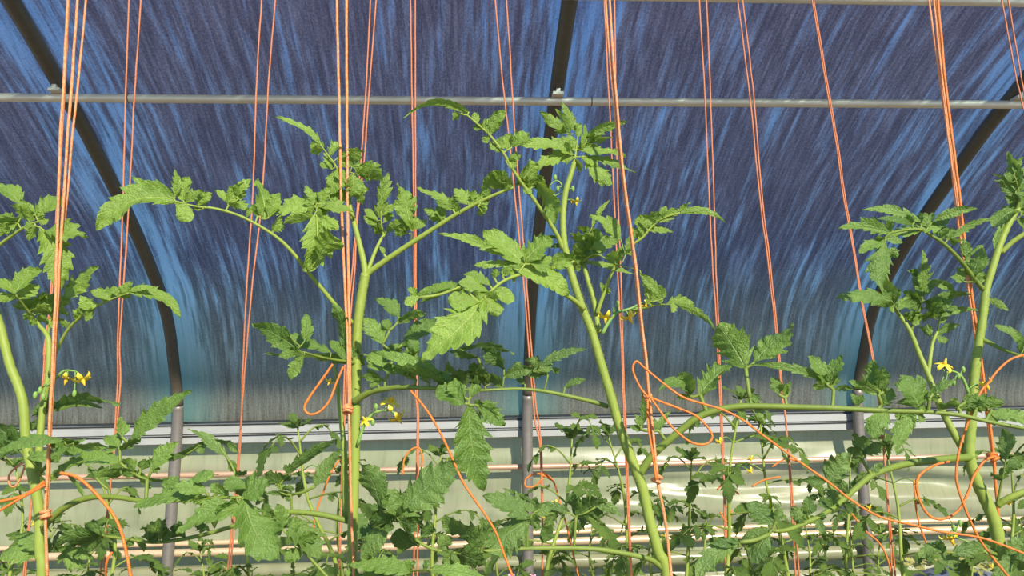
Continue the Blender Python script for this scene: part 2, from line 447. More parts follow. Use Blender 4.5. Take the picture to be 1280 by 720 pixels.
def hero_leaflet(parent, name, mat, b, t, w, phi, c, style, Yb, Yt, rnd):
    """b, t: pixels of base and tip; w: seen width in pixels; phi: turn about the midrib (+ shows the upper side to the sky)"""
    B = P(b[0], b[1], Yb); Tp = P(t[0], t[1], Yt)
    ch = Tp - B; L = ch.length
    dx, dy = t[0] - b[0], t[1] - b[1]; ln = math.hypot(dx, dy) + 1e-6
    px, py = dy / ln, -dx / ln
    if py > 0.15 or (abs(py) <= .15 and px < 0): px, py = -px, -py
    mx, my = (b[0] + t[0]) / 2 + px * c * ln * 2, (b[1] + t[1]) / 2 + py * c * ln * 2
    K = P(mx, my, (Yb + Yt) / 2)
    k = (EYE - (B + Tp) / 2).normalized()
    s0 = ch.cross(k).normalized()
    e = s0 if (s0.z > 0.12 or (abs(s0.z) <= .12 and s0.x > 0)) else -s0
    if phi < 0: phi = max(-62, phi * 1.7)
    ph = math.radians(phi)
    nv = (k * math.cos(ph) + e * math.sin(ph))
    W = 1.13 * w * pxm(Yb) / max(.34, math.cos(ph))
    W = min(W, L * 1.5)
    def C(q): return B * (1 - q) ** 2 + K * (2 * q * (1 - q)) + Tp * q * q
    def T(q):
        d = (K - B) * (2 * (1 - q)) + (Tp - K) * (2 * q); return d.normalized()
    def A(q): return T(q).cross(nv).normalized()
    def N(q):
        a = A(q); return a.cross(T(q)).normalized()
    teeth = 3 if ln < 24 else (4 if ln < 45 else (5 if ln < 75 else 6))
    mb = leaf_mb(C, T, A, N, L, W, style, teeth, rnd, 3, rnd.uniform(-.35, .45), rnd.uniform(-.03, .09))
    o = mb.build(name, mat, parent, origin=B)
    return o

PLANTS = {}
def plant(key, Y, label, xground, group='staked tomato plants in the front row'):
    g = P(xground, 720, Y); g.z = 0
    r = empty('tomato_plant', g); tag(r, label, 'tomato plant', group)
    PLANTS[key] = (r, Y); return r

def stem(key, pts, r0, r1, name='stem', mat='stem', dY=0.0, ground=False, per=6, dY1=None):
    root, Y = PLANTS[key]
    d1 = dY if dY1 is None else dY1
    n = len(pts)
    W = [P(p[0], p[1], Y + dY + (d1 - dY) * i / max(1, n - 1)) for i, p in enumerate(pts)]
    if ground:
        g = parent_world(root); W = [Vector((g.x, g.y, -.02)), g.lerp(W[0], .45) + Vector((.012, .01, 0)), g.lerp(W[0], .85)] + W
    S = cr_sample(W, per)
    m_ = len(S)
    rr = []
    for i in range(m_):
        f = i / (m_ - 1); r = (r0 + (r1 - r0) * f) * pxm(Y)
        rr.append(r * (1 + .05 * math.sin(i * 2.3) + .05 * noise.noise(S[i] * 40)))
    mb = MB(); mb.tube(S, rr, 10)
    o = mb.build(name, M[mat], root)
    return o

LEAFN = [0]
def leaf(key, rachis, D, rpx, lfs, tone='young', d0=0.0):
    """compound leaf: rachis pixels from the stem outwards, D depth at its end relative to the plant"""
    root, Y = PLANTS[key]
    rnd = random.Random(1000 + LEAFN[0]); LEAFN[0] += 1
    n = len(rachis)
    seg = [0]
    for i in range(1, n): seg.append(seg[-1] + math.dist(rachis[i], rachis[i - 1]))
    tot = seg[-1] or 1
    pts = [P(x, y, Y + d0 + (D - d0) * (seg[i] / tot)) for i, (x, y) in enumerate(rachis)]
    S = cr_sample(pts, 5); SP = cr_sample([(x, y, d0 + (D - d0) * seg[i] / tot) for i, (x, y) in enumerate(rachis)], 5)
    mb = MB(); r = rpx * pxm(Y)
    mb.tube(S, [r * (1 - .6 * i / (len(S) - 1)) for i in range(len(S))], 8)
    todo = []
    nodes = [(SP[i].x, SP[i].y, SP[i].z, S[i]) for i in range(len(SP))]
    def nd(bx, by): return min(nodes, key=lambda q: (q[0] - bx) ** 2 + (q[1] - by) ** 2)
    extra = []
    for lf in lfs:
        if rnd.random() < .45 and math.hypot(lf[2] - lf[0], lf[3] - lf[1]) > 14:
            a = math.atan2(lf[3] - lf[1], lf[2] - lf[0]) + rnd.choice((-1, 1)) * rnd.uniform(.5, 1.3); l_ = rnd.uniform(10, 19)
            extra.append((lf[0] + rnd.uniform(-3, 3), lf[1] + rnd.uniform(-3, 3), lf[0] + l_ * math.cos(a), lf[1] + l_ * math.sin(a), rnd.uniform(8, 12), rnd.choice((35, 20, -20, -25)), rnd.uniform(0, .15)))
    lfs = list(lfs) + extra
    order = sorted(lfs, key=lambda lf: math.hypot(nd(lf[0], lf[1])[0] - lf[0], nd(lf[0], lf[1])[1] - lf[1]))
    for lf in order:
        bx, by, tx, ty, w = lf[:5]
        phi = lf[5] if len(lf) > 5 else 35
        c = lf[6] if len(lf) > 6 else .08
        st = lf[7] if len(lf) > 7 else 'n'
        q = nd(bx, by)
        dpx = math.hypot(q[0] - bx, q[1] - by)
        L = math.hypot(tx - bx, ty - by) * pxm(Y)
        db = q[2] + rnd.uniform(-.25, .25) * dpx * pxm(Y)
        dt = db + rnd.uniform(-.30, .22) * L
        if dpx > 2.5:
            q0 = q[3]; q1 = P(bx, by, Y + db); md = (q0 + q1) / 2 + Vector((0, 0, -.06 * (q1 - q0).length))
            pp = cr_sample([q0, md, q1], 3); mb.tube(pp, [max(.0007, r * (.5 if dpx > 25 else .38))] * len(pp), 6)
            for f in (.35, .7, 1.0): nodes.append((q[0] + (bx - q[0]) * f, q[1] + (by - q[1]) * f, q[2] + (db - q[2]) * f, q0.lerp(q1, f)))
        todo.append((bx, by, tx, ty, w, phi, c, st, Y + db, Y + dt))
    ro = mb.build('leaf', M['stem' if tone == 'young' else 'stem_dark'], root, origin=S[0])
    for (bx, by, tx, ty, w, phi, c, st, Yb, Yt) in todo:
        hero_leaflet(ro, 'leaflet', M['leaf_' + tone], (bx, by), (tx, ty), w, phi, c, st, Yb, Yt, rnd)
    return ro

def petal_flower(parent, pos, axis, size, name='flower'):
    """five reflexed yellow petals round an anther cone, with green sepals as a part"""
    ax = axis.normalized(); u = ax.orthogonal().normalized(); v = ax.cross(u)
    mb = MB()
    for k in range(5):
        a = 2 * math.pi * k / 5 + .3; d = u * math.cos(a) + v * math.sin(a); s_ = ax.cross(d)
        rows = []
        for t in (0, .3, .6, .85, 1):
            c = pos + d * (size * .95 * math.sin(t * 1.9)) * .9 + ax * size * (.12 - .55 * t * t)
            wd = size * .24 * (math.sin(math.pi * min(1, t * .82 + .18)) + .03)
            rows.append([c - s_ * wd, c + ax * wd * .25, c + s_ * wd])
        mb.grid(rows)
    f = mb.build(name, M['petal'], parent)
    mb = MB(); pts = [pos - ax * size * .05, pos + ax * size * .25, pos + ax * size * .75]
    mb.tube(pts, [size * .16, size * .19, size * .04], 8)
    cone = mb.build('anther_cone', M['anther'], parent)
    mb = MB()
    for k in range(5):
        a = 2 * math.pi * k / 5 + .93; d = u * math.cos(a) + v * math.sin(a); s_ = ax.cross(d)
        rows = []
        for t in (0, .5, 1):
            c = pos - ax * size * .12 + d * size * .8 * t - ax * size * .12 * t
            wd = size * .10 * (1 - t) + size * .012
            rows.append([c - s_ * wd, c + s_ * wd])
        mb.grid(rows)
    mb.build('calyx', M['calyx'], parent)

def truss(key, stalk, flowers, buds=(), dY=-.01, r=2.0):
    root, Y = PLANTS[key]
    W = [P(x, y, Y + dY) for x, y in stalk]; S = cr_sample(W, 4)
    mb = MB(); mb.tube(S, [r * pxm(Y) * (1 - .45 * i / (len(S) - 1)) for i in range(len(S))], 6)
    ends = []
    for f in list(flowers) + list(buds):
        p = P(f[0], f[1], Y + dY); q = min(S, key=lambda s_: (s_ - p).length)
        md = (p + q) / 2 + Vector((0, 0, .15 * (p - q).length)); pp = cr_sample([q, md, p], 3)
        mb.tube(pp, [.9 * pxm(Y)] * len(pp), 5)
    for b_ in buds:
        p = P(b_[0], b_[1], Y + dY); mb.blob(p, (2.6 * pxm(Y), 2.6 * pxm(Y), 4.5 * pxm(Y)), 6)
    o = mb.build('flower_truss', M['calyx'], root, origin=S[0])
    for f in flowers:
        p = P(f[0], f[1], Y + dY)
        ax = RC @ Vector((f[2], -f[3], .35)); petal_flower(o, p, ax, f[4] * 1.25 * pxm(Y))

# ------------------------------------------------------------------ the four front plants
#### PLANT A
plant('A', 1.05, 'tomato plant with a forked stem, its leaf drooping past three close bright twines', 52)
stem('A', [(52, 725), (50, 690), (49, 640), (42, 600), (36, 570), (32, 547), (29, 505), (21, 478), (12, 455), (0, 408), (-12, 370)], 6.4, 5.0, ground=True)
stem('A', [(43, 608), (48, 575), (50, 547), (54, 505), (60, 470), (61, 430), (58, 418), (50, 408), (40, 396)], 4.8, 2.2, 'side_shoot', dY=.012, dY1=.03)
leaf('A', [(-14, 320), (0, 306), (20, 291), (36, 281), (48, 277)], -.04, 2.6, [
    (50, 284, 71, 366, 34, 18, .14), (56, 288, 110, 297, 24, 40, .06), (42, 269, 82, 242, 20, 45, .04), (27, 256, -8, 229, 19, 40, .06),
    (40, 275, 12, 258, 16, -20), (38, 276, 32, 252, 14, 10), (26, 272, -6, 296, 24, -10), (46, 282, 38, 301, 12, -15), (20, 280, -4, 268, 16, 30), (48, 275, 55, 262, 9, 20), (34, 272, 25, 250, 12, 20)])
leaf('A', [(40, 396), (30, 382), (20, 369)], -.02, 1.8, [
    (18, 368, 53, 337, 18, 45), (20, 367, -6, 352, 15, 40), (20, 372, -8, 374, 13, 20), (22, 374, 50, 357, 17, 15), (34, 388, 22, 376, 14, -20),
    (38, 392, 57, 368, 16, -30), (36, 390, 48, 372, 15, 10), (44, 394, 30, 400, 12, -20), (42, 392, 66, 384, 14, -20)], 'young', .02)
leaf('A', [(60, 425), (62, 405), (68, 388), (78, 374)], .02, 1.6, [
    (80, 374, 123, 333, 22, 35, .04, 'f'), (50, 374, 86, 374, 10, 10), (66, 392, 52, 376, 14, -10), (72, 384, 88, 372, 12, 10), (68, 388, 84, 392, 12, -30), (64, 398, 78, 400, 10, -30), (62, 404, 46, 400, 12, -30), (70, 384, 66, 366, 10, 10)], 'young', .03)
leaf('A', [(62, 468), (70, 440), (85, 412), (102, 395), (120, 383), (142, 373), (162, 366)], -.06, 2.4, [
    (160, 365, 226, 396, 17, 35, .16), (150, 371, 166, 352, 13, 30), (132, 378, 122, 360, 14, 20), (138, 375, 112, 364, 12, 30), (110, 390, 100, 370, 14, 10), (124, 382, 98, 384, 11, 10),
    (132, 377, 152, 360, 14, 35), (104, 394, 92, 398, 10, -20), (118, 386, 108, 402, 10, -10), (148, 372, 140, 358, 12, 20), (162, 364, 192, 359, 8, 30), (98, 398, 118, 372, 12, 15), (88, 410, 74, 402, 8, -20)], 'young', .015)
truss('A', [(58, 482), (66, 476), (74, 468), (82, 463), (94, 464)], [(84, 472, -.2, 1, 10), (103, 474, .5, .8, 10)], [(93, 492), (50, 488), (44, 494), (54, 496)])
leaf('A', [(52, 530), (56, 520), (62, 512)], .03, 1.8, [(60, 512, 151, 504, 13, -35, .12), (60, 514, 128, 506, 10, 30, .07), (56, 520, 40, 512, 14, -20), (54, 524, 40, 540, 12, -20)], 'old', .03)
leaf('A', [(34, 575), (28, 566), (18, 558)], .05, 2.0, [(24, 560, -8, 532, 28, -20, .08), (20, 560, 4, 548, 20, -30), (26, 566, -6, 560, 18, -20)], 'old', .03)
leaf('A', [(52, 590), (64, 574), (78, 560), (92, 554)], -.09, 2.0, [
    (80, 551, -12, 569, 15, 40, .10), (58, 556, 106, 552, 12, -35, .04), (34, 572, 74, 578, 14, 20, .10), (92, 558, 136, 559, 10, -30, .05), (86, 560, 66, 578, 14, 30), (78, 566, 104, 566, 12, 10)], 'mid', .0)
leaf('A', [(54, 660), (66, 646), (80, 635), (98, 626), (120, 621), (150, 622), (176, 626), (210, 626), (240, 625), (272, 622), (302, 622)], -.10, 4.2, [
    (150, 578, 57, 604, 18, 42, .17), (120, 597, 187, 612, 12, -40, .16), (184, 599, 226, 605, 5, -40, .03), (240, 616, 167, 634, 18, 45, .05),
    (165, 549, 242, 489, 24, 25, .05), (152, 546, 150, 521, 14, 35), (148, 560, 132, 543, 18, 30), (150, 562, 176, 548, 12, -30), (168, 590, 151, 576, 12, -30), (176, 588, 190, 576, 12, -20),
    (190, 588, 223, 552, 20, 30), (306, 622, 349, 701, 46, 22, -.10), (308, 632, 218, 664, 24, 40, .04), (304, 622, 338, 607, 32, 30), (312, 612, 278, 604, 18, 35), (234, 603, 273, 592, 14, 40),
    (258, 616, 214, 609, 18, 30), (262, 620, 242, 630, 14, -25), (285, 622, 262, 606, 14, -20), (298, 628, 270, 646, 16, -30), (104, 620, 78, 592, 6, -20), (136, 612, 112, 586, 8, 20), (205, 618, 225, 596, 16, 30), (250, 618, 226, 628, 18, 30)], 'mid', -.01)
leaf('A', [(262, 626), (276, 612), (294, 597), (284, 572), (270, 556), (254, 552)], -.05, 2.0, [
    (284, 571, 235, 535, 13, 35, .05), (268, 549, 300, 567, 8, -30, .12), (256, 553, 216, 579, 9, -30, .08), (294, 596, 309, 588, 9, -30), (284, 575, 296, 592, 10, -20), (232, 568, 196, 584, 7, -20)], 'old', -.06)
leaf('A', [(50, 690), (64, 684), (80, 690)], .06, 1.6, [(62, 685, -4, 700, 26, 20, .1), (70, 688, 120, 700, 14, -10), (56, 690, 20, 668, 20, 10), (78, 690, 104, 712, 16, 20)], 'mid', .0)

#### PLANT B
plant('B', 1.05, 'tomato plant with a stout pale stem forking high up beside a straight pair of twines', 440)
stem('B', [(440, 725), (440, 690), (441, 660), (443, 600), (444, 540), (445, 480), (446, 430), (448, 400), (452, 370), (457, 342)], 6.3, 5.8, ground=True)
stem('B', [(457, 344), (454, 325), (448, 300), (443, 280), (438, 262), (436, 245)], 4.2, 2.6, 'side_shoot', dY1=.01)
stem('B', [(457, 344), (463, 330), (470, 312), (477, 298), (484, 290)], 3.0, 1.6, 'side_shoot', dY1=.03)
stem('B', [(432, 650), (431, 600), (430, 560), (427, 530), (423, 495), (420, 468), (416, 455)], 4.5, 1.6, 'side_shoot', 'stem', dY=.03, dY1=.05)
leaf('B', [(441, 404), (425, 388), (405, 364), (385, 340), (366, 316), (350, 300), (330, 286), (300, 270), (270, 261), (245, 258), (220, 252)], -.10, 2.9, [
    (219, 250, 119, 286, 32, 40, .17), (214, 246, 165, 220, 20, 40, .02), (219, 246, 219, 211, 12, 10), (229, 251, 237, 221, 19, 30), (219, 255, 232, 277, 20, 20, .2, 'r'), (233, 253, 254, 239, 14, 30), (246, 257, 264, 241, 15, 25),
    (285, 258, 308, 228, 20, -10, .1), (286, 256, 268, 238, 10, 30), (296, 246, 314, 224, 12, 40), (294, 252, 306, 263, 13, 40), (330, 274, 320, 225, 26, 40), (336, 272, 350, 241, 18, 15), (322, 270, 314, 256, 12, -20), (256, 259, 248, 246, 10, 20), (342, 290, 352, 270, 12, -20), (308, 272, 316, 258, 8, 20)], 'young')
leaf('B', [(443, 272), (432, 262), (416, 262), (396, 263)], -.06, 2.0, [
    (394, 257, 334, 269, 24, 42, .10), (393, 268, 382, 340, 42, 15, -.12), (396, 272, 424, 286, 18, 35), (398, 324, 418, 296, 28, -25, .05, 'r'), (398, 259, 443, 266, 15, 45, .06), (396, 255, 381, 231, 12, 40), (402, 254, 412, 234, 13, 25),
    (391, 272, 352, 282, 13, -20), (396, 262, 404, 244, 18, 30), (400, 268, 408, 252, 14, 35), (385, 338, 397, 322, 6, -20)], 'young')
leaf('B', [(437, 248), (430, 228), (420, 208), (410, 194), (400, 180)], -.03, 1.9, [
    (402, 181, 344, 146, 9, 40, .08), (405, 184, 392, 178, 8, 30), (412, 194, 426, 177, 15, 40), (424, 197, 457, 190, 10, -10, .10), (426, 207, 450, 191, 16, -25, .05, 'r'), (414, 212, 404, 190, 10, 20),
    (432, 214, 414, 243, 22, 35), (440, 216, 438, 247, 26, 30), (427, 214, 410, 232, 16, 30), (450, 206, 480, 229, 20, -20, .12), (446, 218, 470, 224, 16, -20), (446, 238, 452, 258, 12, -20), (428, 232, 414, 252, 18, 20), (436, 236, 424, 262, 12, -10), (440, 208, 456, 214, 14, 10), (422, 210, 424, 226, 16, 15), (436, 246, 462, 236, 13, 10)], 'young')
leaf('B', [(480, 296), (477, 282), (476, 264)], .02, 1.6, [
    (475, 266, 484, 213, 19, 30, .03, 'f'), (471, 276, 455, 261, 11, 30), (476, 270, 494, 256, 12, 20), (470, 282, 454, 270, 11, 15), (480, 278, 493, 268, 11, 15), (476, 286, 462, 278, 12, -20), (482, 290, 468, 292, 12, -30), (482, 288, 494, 284, 10, -20), (474, 272, 480, 246, 14, 10)], 'young', .03)
leaf('B', [(512, 306), (514, 296), (513, 286)], -.02, 1.5, [
    (513, 287, 500, 227, 26, 40, .03), (508, 287, 486, 281, 17, -10, .1), (519, 287, 534, 276, 11, 20), (512, 288, 498, 274, 13, -15), (518, 286, 522, 270, 12, 15), (510, 292, 492, 290, 10, -25)], 'young')
leaf('B', [(458, 344), (466, 337), (490, 320), (520, 300), (548, 282), (570, 268), (600, 252), (622, 242), (642, 234)], -.06, 4.2, [
    (566, 260, 521, 235, 13, 35, .08), (556, 272, 529, 262, 12, 30), (552, 276, 545, 258, 13, 20), (566, 262, 546, 254, 14, 30), (587, 257, 567, 236, 18, 35), (590, 255, 614, 247, 18, 30), (586, 256, 596, 240, 14, 20), (600, 256, 602, 271, 11, -30),
    (640, 233, 603, 229, 26, -25, .05), (632, 236, 618, 216, 18, -25), (574, 268, 566, 252, 10, -20), (612, 248, 600, 232, 12, -10), (480, 318, 474, 308, 6, 10), (640, 234, 612, 214, 16, -15)], 'young')
leaf('B', [(448, 455), (436, 452), (420, 450), (400, 446), (380, 440)], -.07, 2.2, [
    (456, 455, 332, 453, 11, -35, .05), (414, 441, 337, 420, 16, 45, .06), (372, 436, 312, 406, 24, -15, .05), (381, 426, 381, 390, 15, 25), (362, 420, 351, 409, 9, -25), (380, 446, 362, 477, 16, 15), (430, 450, 411, 424, 13, 40), (442, 448, 419, 427, 12, 40), (430, 432, 416, 380, 20, -25), (372, 440, 348, 446, 12, 20), (414, 448, 394, 452, 10, -30)], 'mid')
leaf('B', [(442, 503), (455, 494), (470, 488), (500, 484), (530, 485), (556, 487), (586, 500)], -.11, 4.4, [
    (586, 506, 606, 616, 46, 18, -.04), (581, 505, 543, 489, 28, 35, .03), (594, 506, 631, 533, 24, 25, .05), (580, 497, 568, 471, 12, 35), (588, 496, 600, 482, 16, 35), (598, 508, 624, 520, 16, -25), (576, 498, 560, 478, 18, 35),
    (562, 479, 462, 438, 19, 10, .06), (560, 482, 490, 458, 12, -35, .06), (500, 433, 546, 396, 22, 40, .04), (478, 430, 454, 397, 22, 20), (499, 396, 470, 372, 18, 30), (497, 403, 533, 392, 13, -25, .10), (487, 413, 477, 401, 12, 25), (514, 457, 521, 429, 20, 30), (486, 466, 454, 440, 24, 40),
    (481, 476, 449, 472, 10, -20), (490, 452, 500, 430, 18, 20), (500, 466, 478, 460, 14, -15), (520, 474, 506, 462, 14, -20), (536, 478, 526, 462, 16, -25), (548, 482, 560, 462, 16, -25), (474, 480, 458, 462, 10, -15), (492, 440, 478, 440, 14, 10), (508, 470, 496, 452, 18, 30), (520, 440, 510, 420, 14, 20)], 'mid', -.005)
truss('B', [(447, 556), (455, 532), (463, 520), (474, 514), (488, 513), (493, 518)], [(488, 503, .3, -.7, 11), (497, 522, .6, .8, 10), (457, 526, -.3, -.6, 8)], [(470, 508), (466, 528)], r=2.2)
truss('B', [(421, 478), (418, 474), (413, 473)], [(412, 477, -.2, .5, 6)], dY=.03, r=1.3)
leaf('B', [(438, 652), (400, 643), (365, 640), (340, 643), (300, 655), (260, 667), (222, 675), (190, 678), (160, 674), (130, 670)], .02, 3.6, [
    (128, 670, 61, 691, 16, -30, .10), (128, 668, 106, 661, 18, -20, .05, 'r'), (132, 672, 90, 684, 20, -30), (394, 608, 428, 562, 18, 20, .06), (356, 594, 425, 552, 14, -20, .05), (347, 606, 362, 596, 16, -25), (350, 606, 330, 592, 18, -25), (366, 618, 330, 617, 6, -20, .04), (352, 612, 368, 612, 9, -20),
    (368, 646, 402, 698, 34, 30, -.05), (432, 652, 460, 662, 22, 40, .15), (200, 676, 186, 654, 20, -35), (188, 676, 176, 660, 16, -35), (210, 677, 204, 650, 16, -35), (170, 672, 180, 690, 8, -20), (232, 672, 214, 658, 18, -30), (330, 648, 340, 676, 22, -15), (366, 660, 344, 652, 16, -20), (150, 672, 142, 660, 14, -30), (262, 664, 240, 650, 12, -30)], 'old', .01)
leaf('B', [(441, 745), (425, 738), (410, 722), (388, 698), (364, 673), (352, 660)], .0, 2.6, [(354, 662, 330, 640, 20, -20), (372, 682, 398, 668, 16, -20), (360, 672, 376, 650, 12, 10), (380, 690, 356, 702, 18, 10), (352, 660, 346, 630, 18, 15)], 'mid')
leaf('B', [(443, 712), (456, 694), (470, 676), (484, 658), (496, 646)], -.10, 2.6, [
    (495, 646, 577, 576, 44, 22, .03), (497, 646, 478, 612, 28, 25), (476, 637, 449, 577, 30, -18, .08), (494, 652, 524, 640, 28, -30, .05), (490, 656, 461, 650, 26, -30), (486, 660, 470, 640, 18, -25), (484, 660, 452, 702, 26, 20), (498, 650, 520, 664, 16, -25), (470, 676, 446, 664, 24, 30)], 'old')
leaf('B', [(444, 735), (470, 722), (500, 715), (540, 712)], -.12, 2.4, [(515, 716, 436, 708, 20, 40, .06), (530, 713, 612, 724, 16, 40, .06), (480, 720, 450, 730, 18, 20), (500, 716, 520, 702, 14, -10), (455, 728, 430, 715, 14, 20)], 'mid')

#### PLANT C
plant('C', 1.05, 'tallest tomato plant, slanting stem topped by a star-shaped leaf rosette reaching the purlin', 836)
stem('C', [(834, 725), (823, 690), (812, 650), (803, 610), (790, 575), (775, 535), (762, 490), (750, 450), (740, 415), (728, 385), (718, 355), (711, 330), (706, 308), (704, 288), (704, 265), (707, 240), (713, 220), (718, 203)], 7.6, 3.4, ground=True)
stem('C', [(749, 416), (746, 400), (742, 375), (734, 348), (728, 325)], 3.6, 3.0, 'side_shoot', dY=.01, dY1=.03)
leaf('C', [(716, 208), (719, 196), (721, 180)], .0, 2.2, [
    (732, 173, 786, 151, 15, -10, .06), (721, 166, 701, 125, 13, 20, .03), (708, 167, 675, 139, 16, 10, .04), (713, 168, 694, 136, 11, -15), (716, 193, 651, 182, 17, 45, .09), (726, 188, 783, 193, 11, 50, .04), (734, 195, 794, 216, 11, 45, .05), (734, 196, 767, 229, 22, 35, -.06), (702, 196, 669, 213, 18, 40, .05),
    (719, 190, 709, 168, 13, 20), (727, 184, 731, 154, 9, -20), (720, 190, 742, 178, 12, 30), (714, 186, 700, 172, 13, 30), (722, 196, 700, 202, 13, 40), (726, 196, 748, 206, 13, 40), (722, 172, 728, 156, 10, -10), (718, 198, 728, 214, 10, -30), (733, 178, 766, 172, 9, -30, .05), (708, 192, 690, 190, 12, 40)], 'young')
leaf('C', [(704, 312), (695, 291), (675, 260), (656, 234), (641, 212), (629, 191), (612, 169), (599, 157), (584, 144)], -.06, 3.0, [
    (584, 142, 508, 149, 10, -20, .22), (586, 140, 540, 128, 10, -10, .05), (596, 154, 592, 140, 11, 10), (612, 169, 632, 137, 20, 10), (602, 161, 590, 158, 9, 30), (612, 170, 604, 178, 11, 30), (627, 190, 611, 181, 14, 40), (633, 188, 641, 167, 15, -15), (636, 200, 652, 194, 12, 30), (632, 202, 646, 209, 13, 20), (641, 184, 662, 166, 22, 45),
    (650, 229, 672, 205, 24, -25, .05), (660, 236, 646, 222, 16, -30), (671, 228, 692, 282, 24, -22, .12), (655, 233, 680, 222, 16, -20), (606, 164, 614, 148, 11, 10), (576, 142, 566, 150, 10, -25), (622, 184, 628, 170, 10, 10), (664, 232, 684, 236, 14, -20)], 'young')
leaf('C', [(706, 305), (698, 298), (684, 297)], .05, 1.0, [(700, 298, 683, 297, 5, -20), (704, 305, 686, 310, 6, -20)], 'old', .01)
truss('C', [(709, 250), (704, 236), (700, 228), (694, 226), (687, 232)], [(720, 252, .1, 1, 7)], [(688, 240), (692, 246), (697, 236), (716, 236), (694, 222)], dY=.02, r=1.4)
leaf('C', [(730, 386), (718, 376), (706, 368), (680, 352), (655, 343), (632, 350), (618, 360), (608, 370)], -.13, 3.4, [
    (606, 374, 527, 451, 48, 25, -.04), (599, 378, 562, 380, 22, 35, .10, 'r'), (608, 372, 622, 396, 22, 25), (616, 366, 638, 379, 18, 35, .15, 'r'), (610, 366, 572, 354, 18, 40), (613, 358, 579, 343, 14, 35), (618, 348, 620, 336, 12, 30), (576, 358, 518, 369, 13, 40, .08), (584, 363, 524, 384, 8, -35, .08), (524, 372, 506, 381, 15, 20), (520, 370, 510, 360, 11, 10),
    (628, 319, 548, 290, 14, 20, .05), (656, 330, 603, 291, 34, 40, .03), (656, 328, 691, 299, 28, 40), (642, 329, 591, 331, 11, 40, .04), (640, 336, 713, 369, 29, 45, .10), (720, 326, 691, 327, 13, -15, .12, 'r'), (662, 330, 690, 337, 15, 30), (690, 334, 716, 330, 14, 35), (650, 338, 632, 322, 16, 20), (628, 346, 640, 334, 12, 20), (672, 338, 690, 320, 16, 30)], 'young', -.01)
leaf('C', [(728, 327), (745, 318), (770, 330), (800, 338)], -.06, 1.3, [
    (714, 327, 798, 341, 7, 50, .05), (828, 373, 799, 341, 14, 10, .05), (812, 376, 806, 356, 10, -20), (714, 327, 776, 297, 24, 40, .05), (776, 299, 739, 267, 18, 35, .03), (740, 284, 763, 250, 8, 10), (784, 317, 797, 287, 10, -20), (772, 332, 763, 316, 16, -25, .05, 'r'),
    (730, 318, 716, 306, 13, -20), (738, 312, 728, 292, 14, -25), (746, 306, 738, 284, 13, -25), (728, 306, 712, 292, 12, -25), (752, 318, 744, 300, 16, 30), (722, 320, 748, 310, 16, 35), (736, 292, 722, 284, 10, -25), (732, 300, 748, 288, 12, -25)], 'young', .02)
leaf('C', [(746, 392), (752, 375), (760, 352), (768, 335), (780, 316), (792, 305), (804, 296), (816, 282), (830, 272), (850, 266)], -.03, 2.7, [
    (850, 267, 907, 279, 10, 15, .16), (824, 278, 853, 261, 14, 10, .05), (816, 280, 818, 265, 14, 35, .05, 'r'), (808, 289, 842, 289, 11, 40, .08), (803, 294, 800, 268, 16, 40), (798, 296, 790, 284, 10, 30), (830, 272, 848, 262, 10, -15), (754, 368, 750, 352, 6, 10), (808, 286, 818, 272, 10, 20), (772, 322, 780, 308, 9, 10)], 'young', .01)
truss('C', [(753, 417), (760, 404), (766, 396), (774, 390), (790, 385), (802, 378)], [(786, 396, .4, .8, 11), (757, 396, -.1, .7, 10), (806, 382, .5, .4, 7)], [(772, 380), (768, 388), (796, 388)], r=2.6)
leaf('C', [(790, 388), (806, 385), (824, 381), (842, 381)], -.05, 1.6, [
    (833, 380, 868, 379, 14, 25, .10), (842, 379, 894, 412, 11, -5, .12), (814, 376, 803, 354, 13, -25), (826, 376, 824, 356, 13, -10), (826, 380, 820, 366, 10, 10), (818, 382, 806, 374, 8, 10)], 'young', -.01)
leaf('C', [(760, 508), (740, 502), (710, 495), (680, 489), (650, 486), (620, 487), (600, 488), (575, 487)], .0, 3.0, [
    (630, 462, 601, 434, 20, -20), (574, 436, 644, 440, 9, -35, .08), (630, 471, 669, 459, 16, -5, .06), (676, 458, 734, 437, 13, 10, .10), (690, 461, 699, 466, 9, -20), (706, 484, 732, 474, 10, 25, .06), (582, 482, 556, 458, 20, -30), (606, 483, 588, 454, 22, -30), (612, 480, 584, 466, 14, -30), (628, 484, 612, 468, 15, -30), (656, 480, 645, 474, 7, 10),
    (682, 466, 660, 470, 14, 15), (672, 462, 656, 450, 12, -15), (684, 464, 690, 448, 10, 10), (640, 470, 652, 452, 12, 10), (600, 484, 586, 476, 14, -25), (574, 484, 562, 472, 14, -25), (666, 464, 690, 462, 12, 25), (598, 448, 560, 440, 10, -30)], 'old', .02)
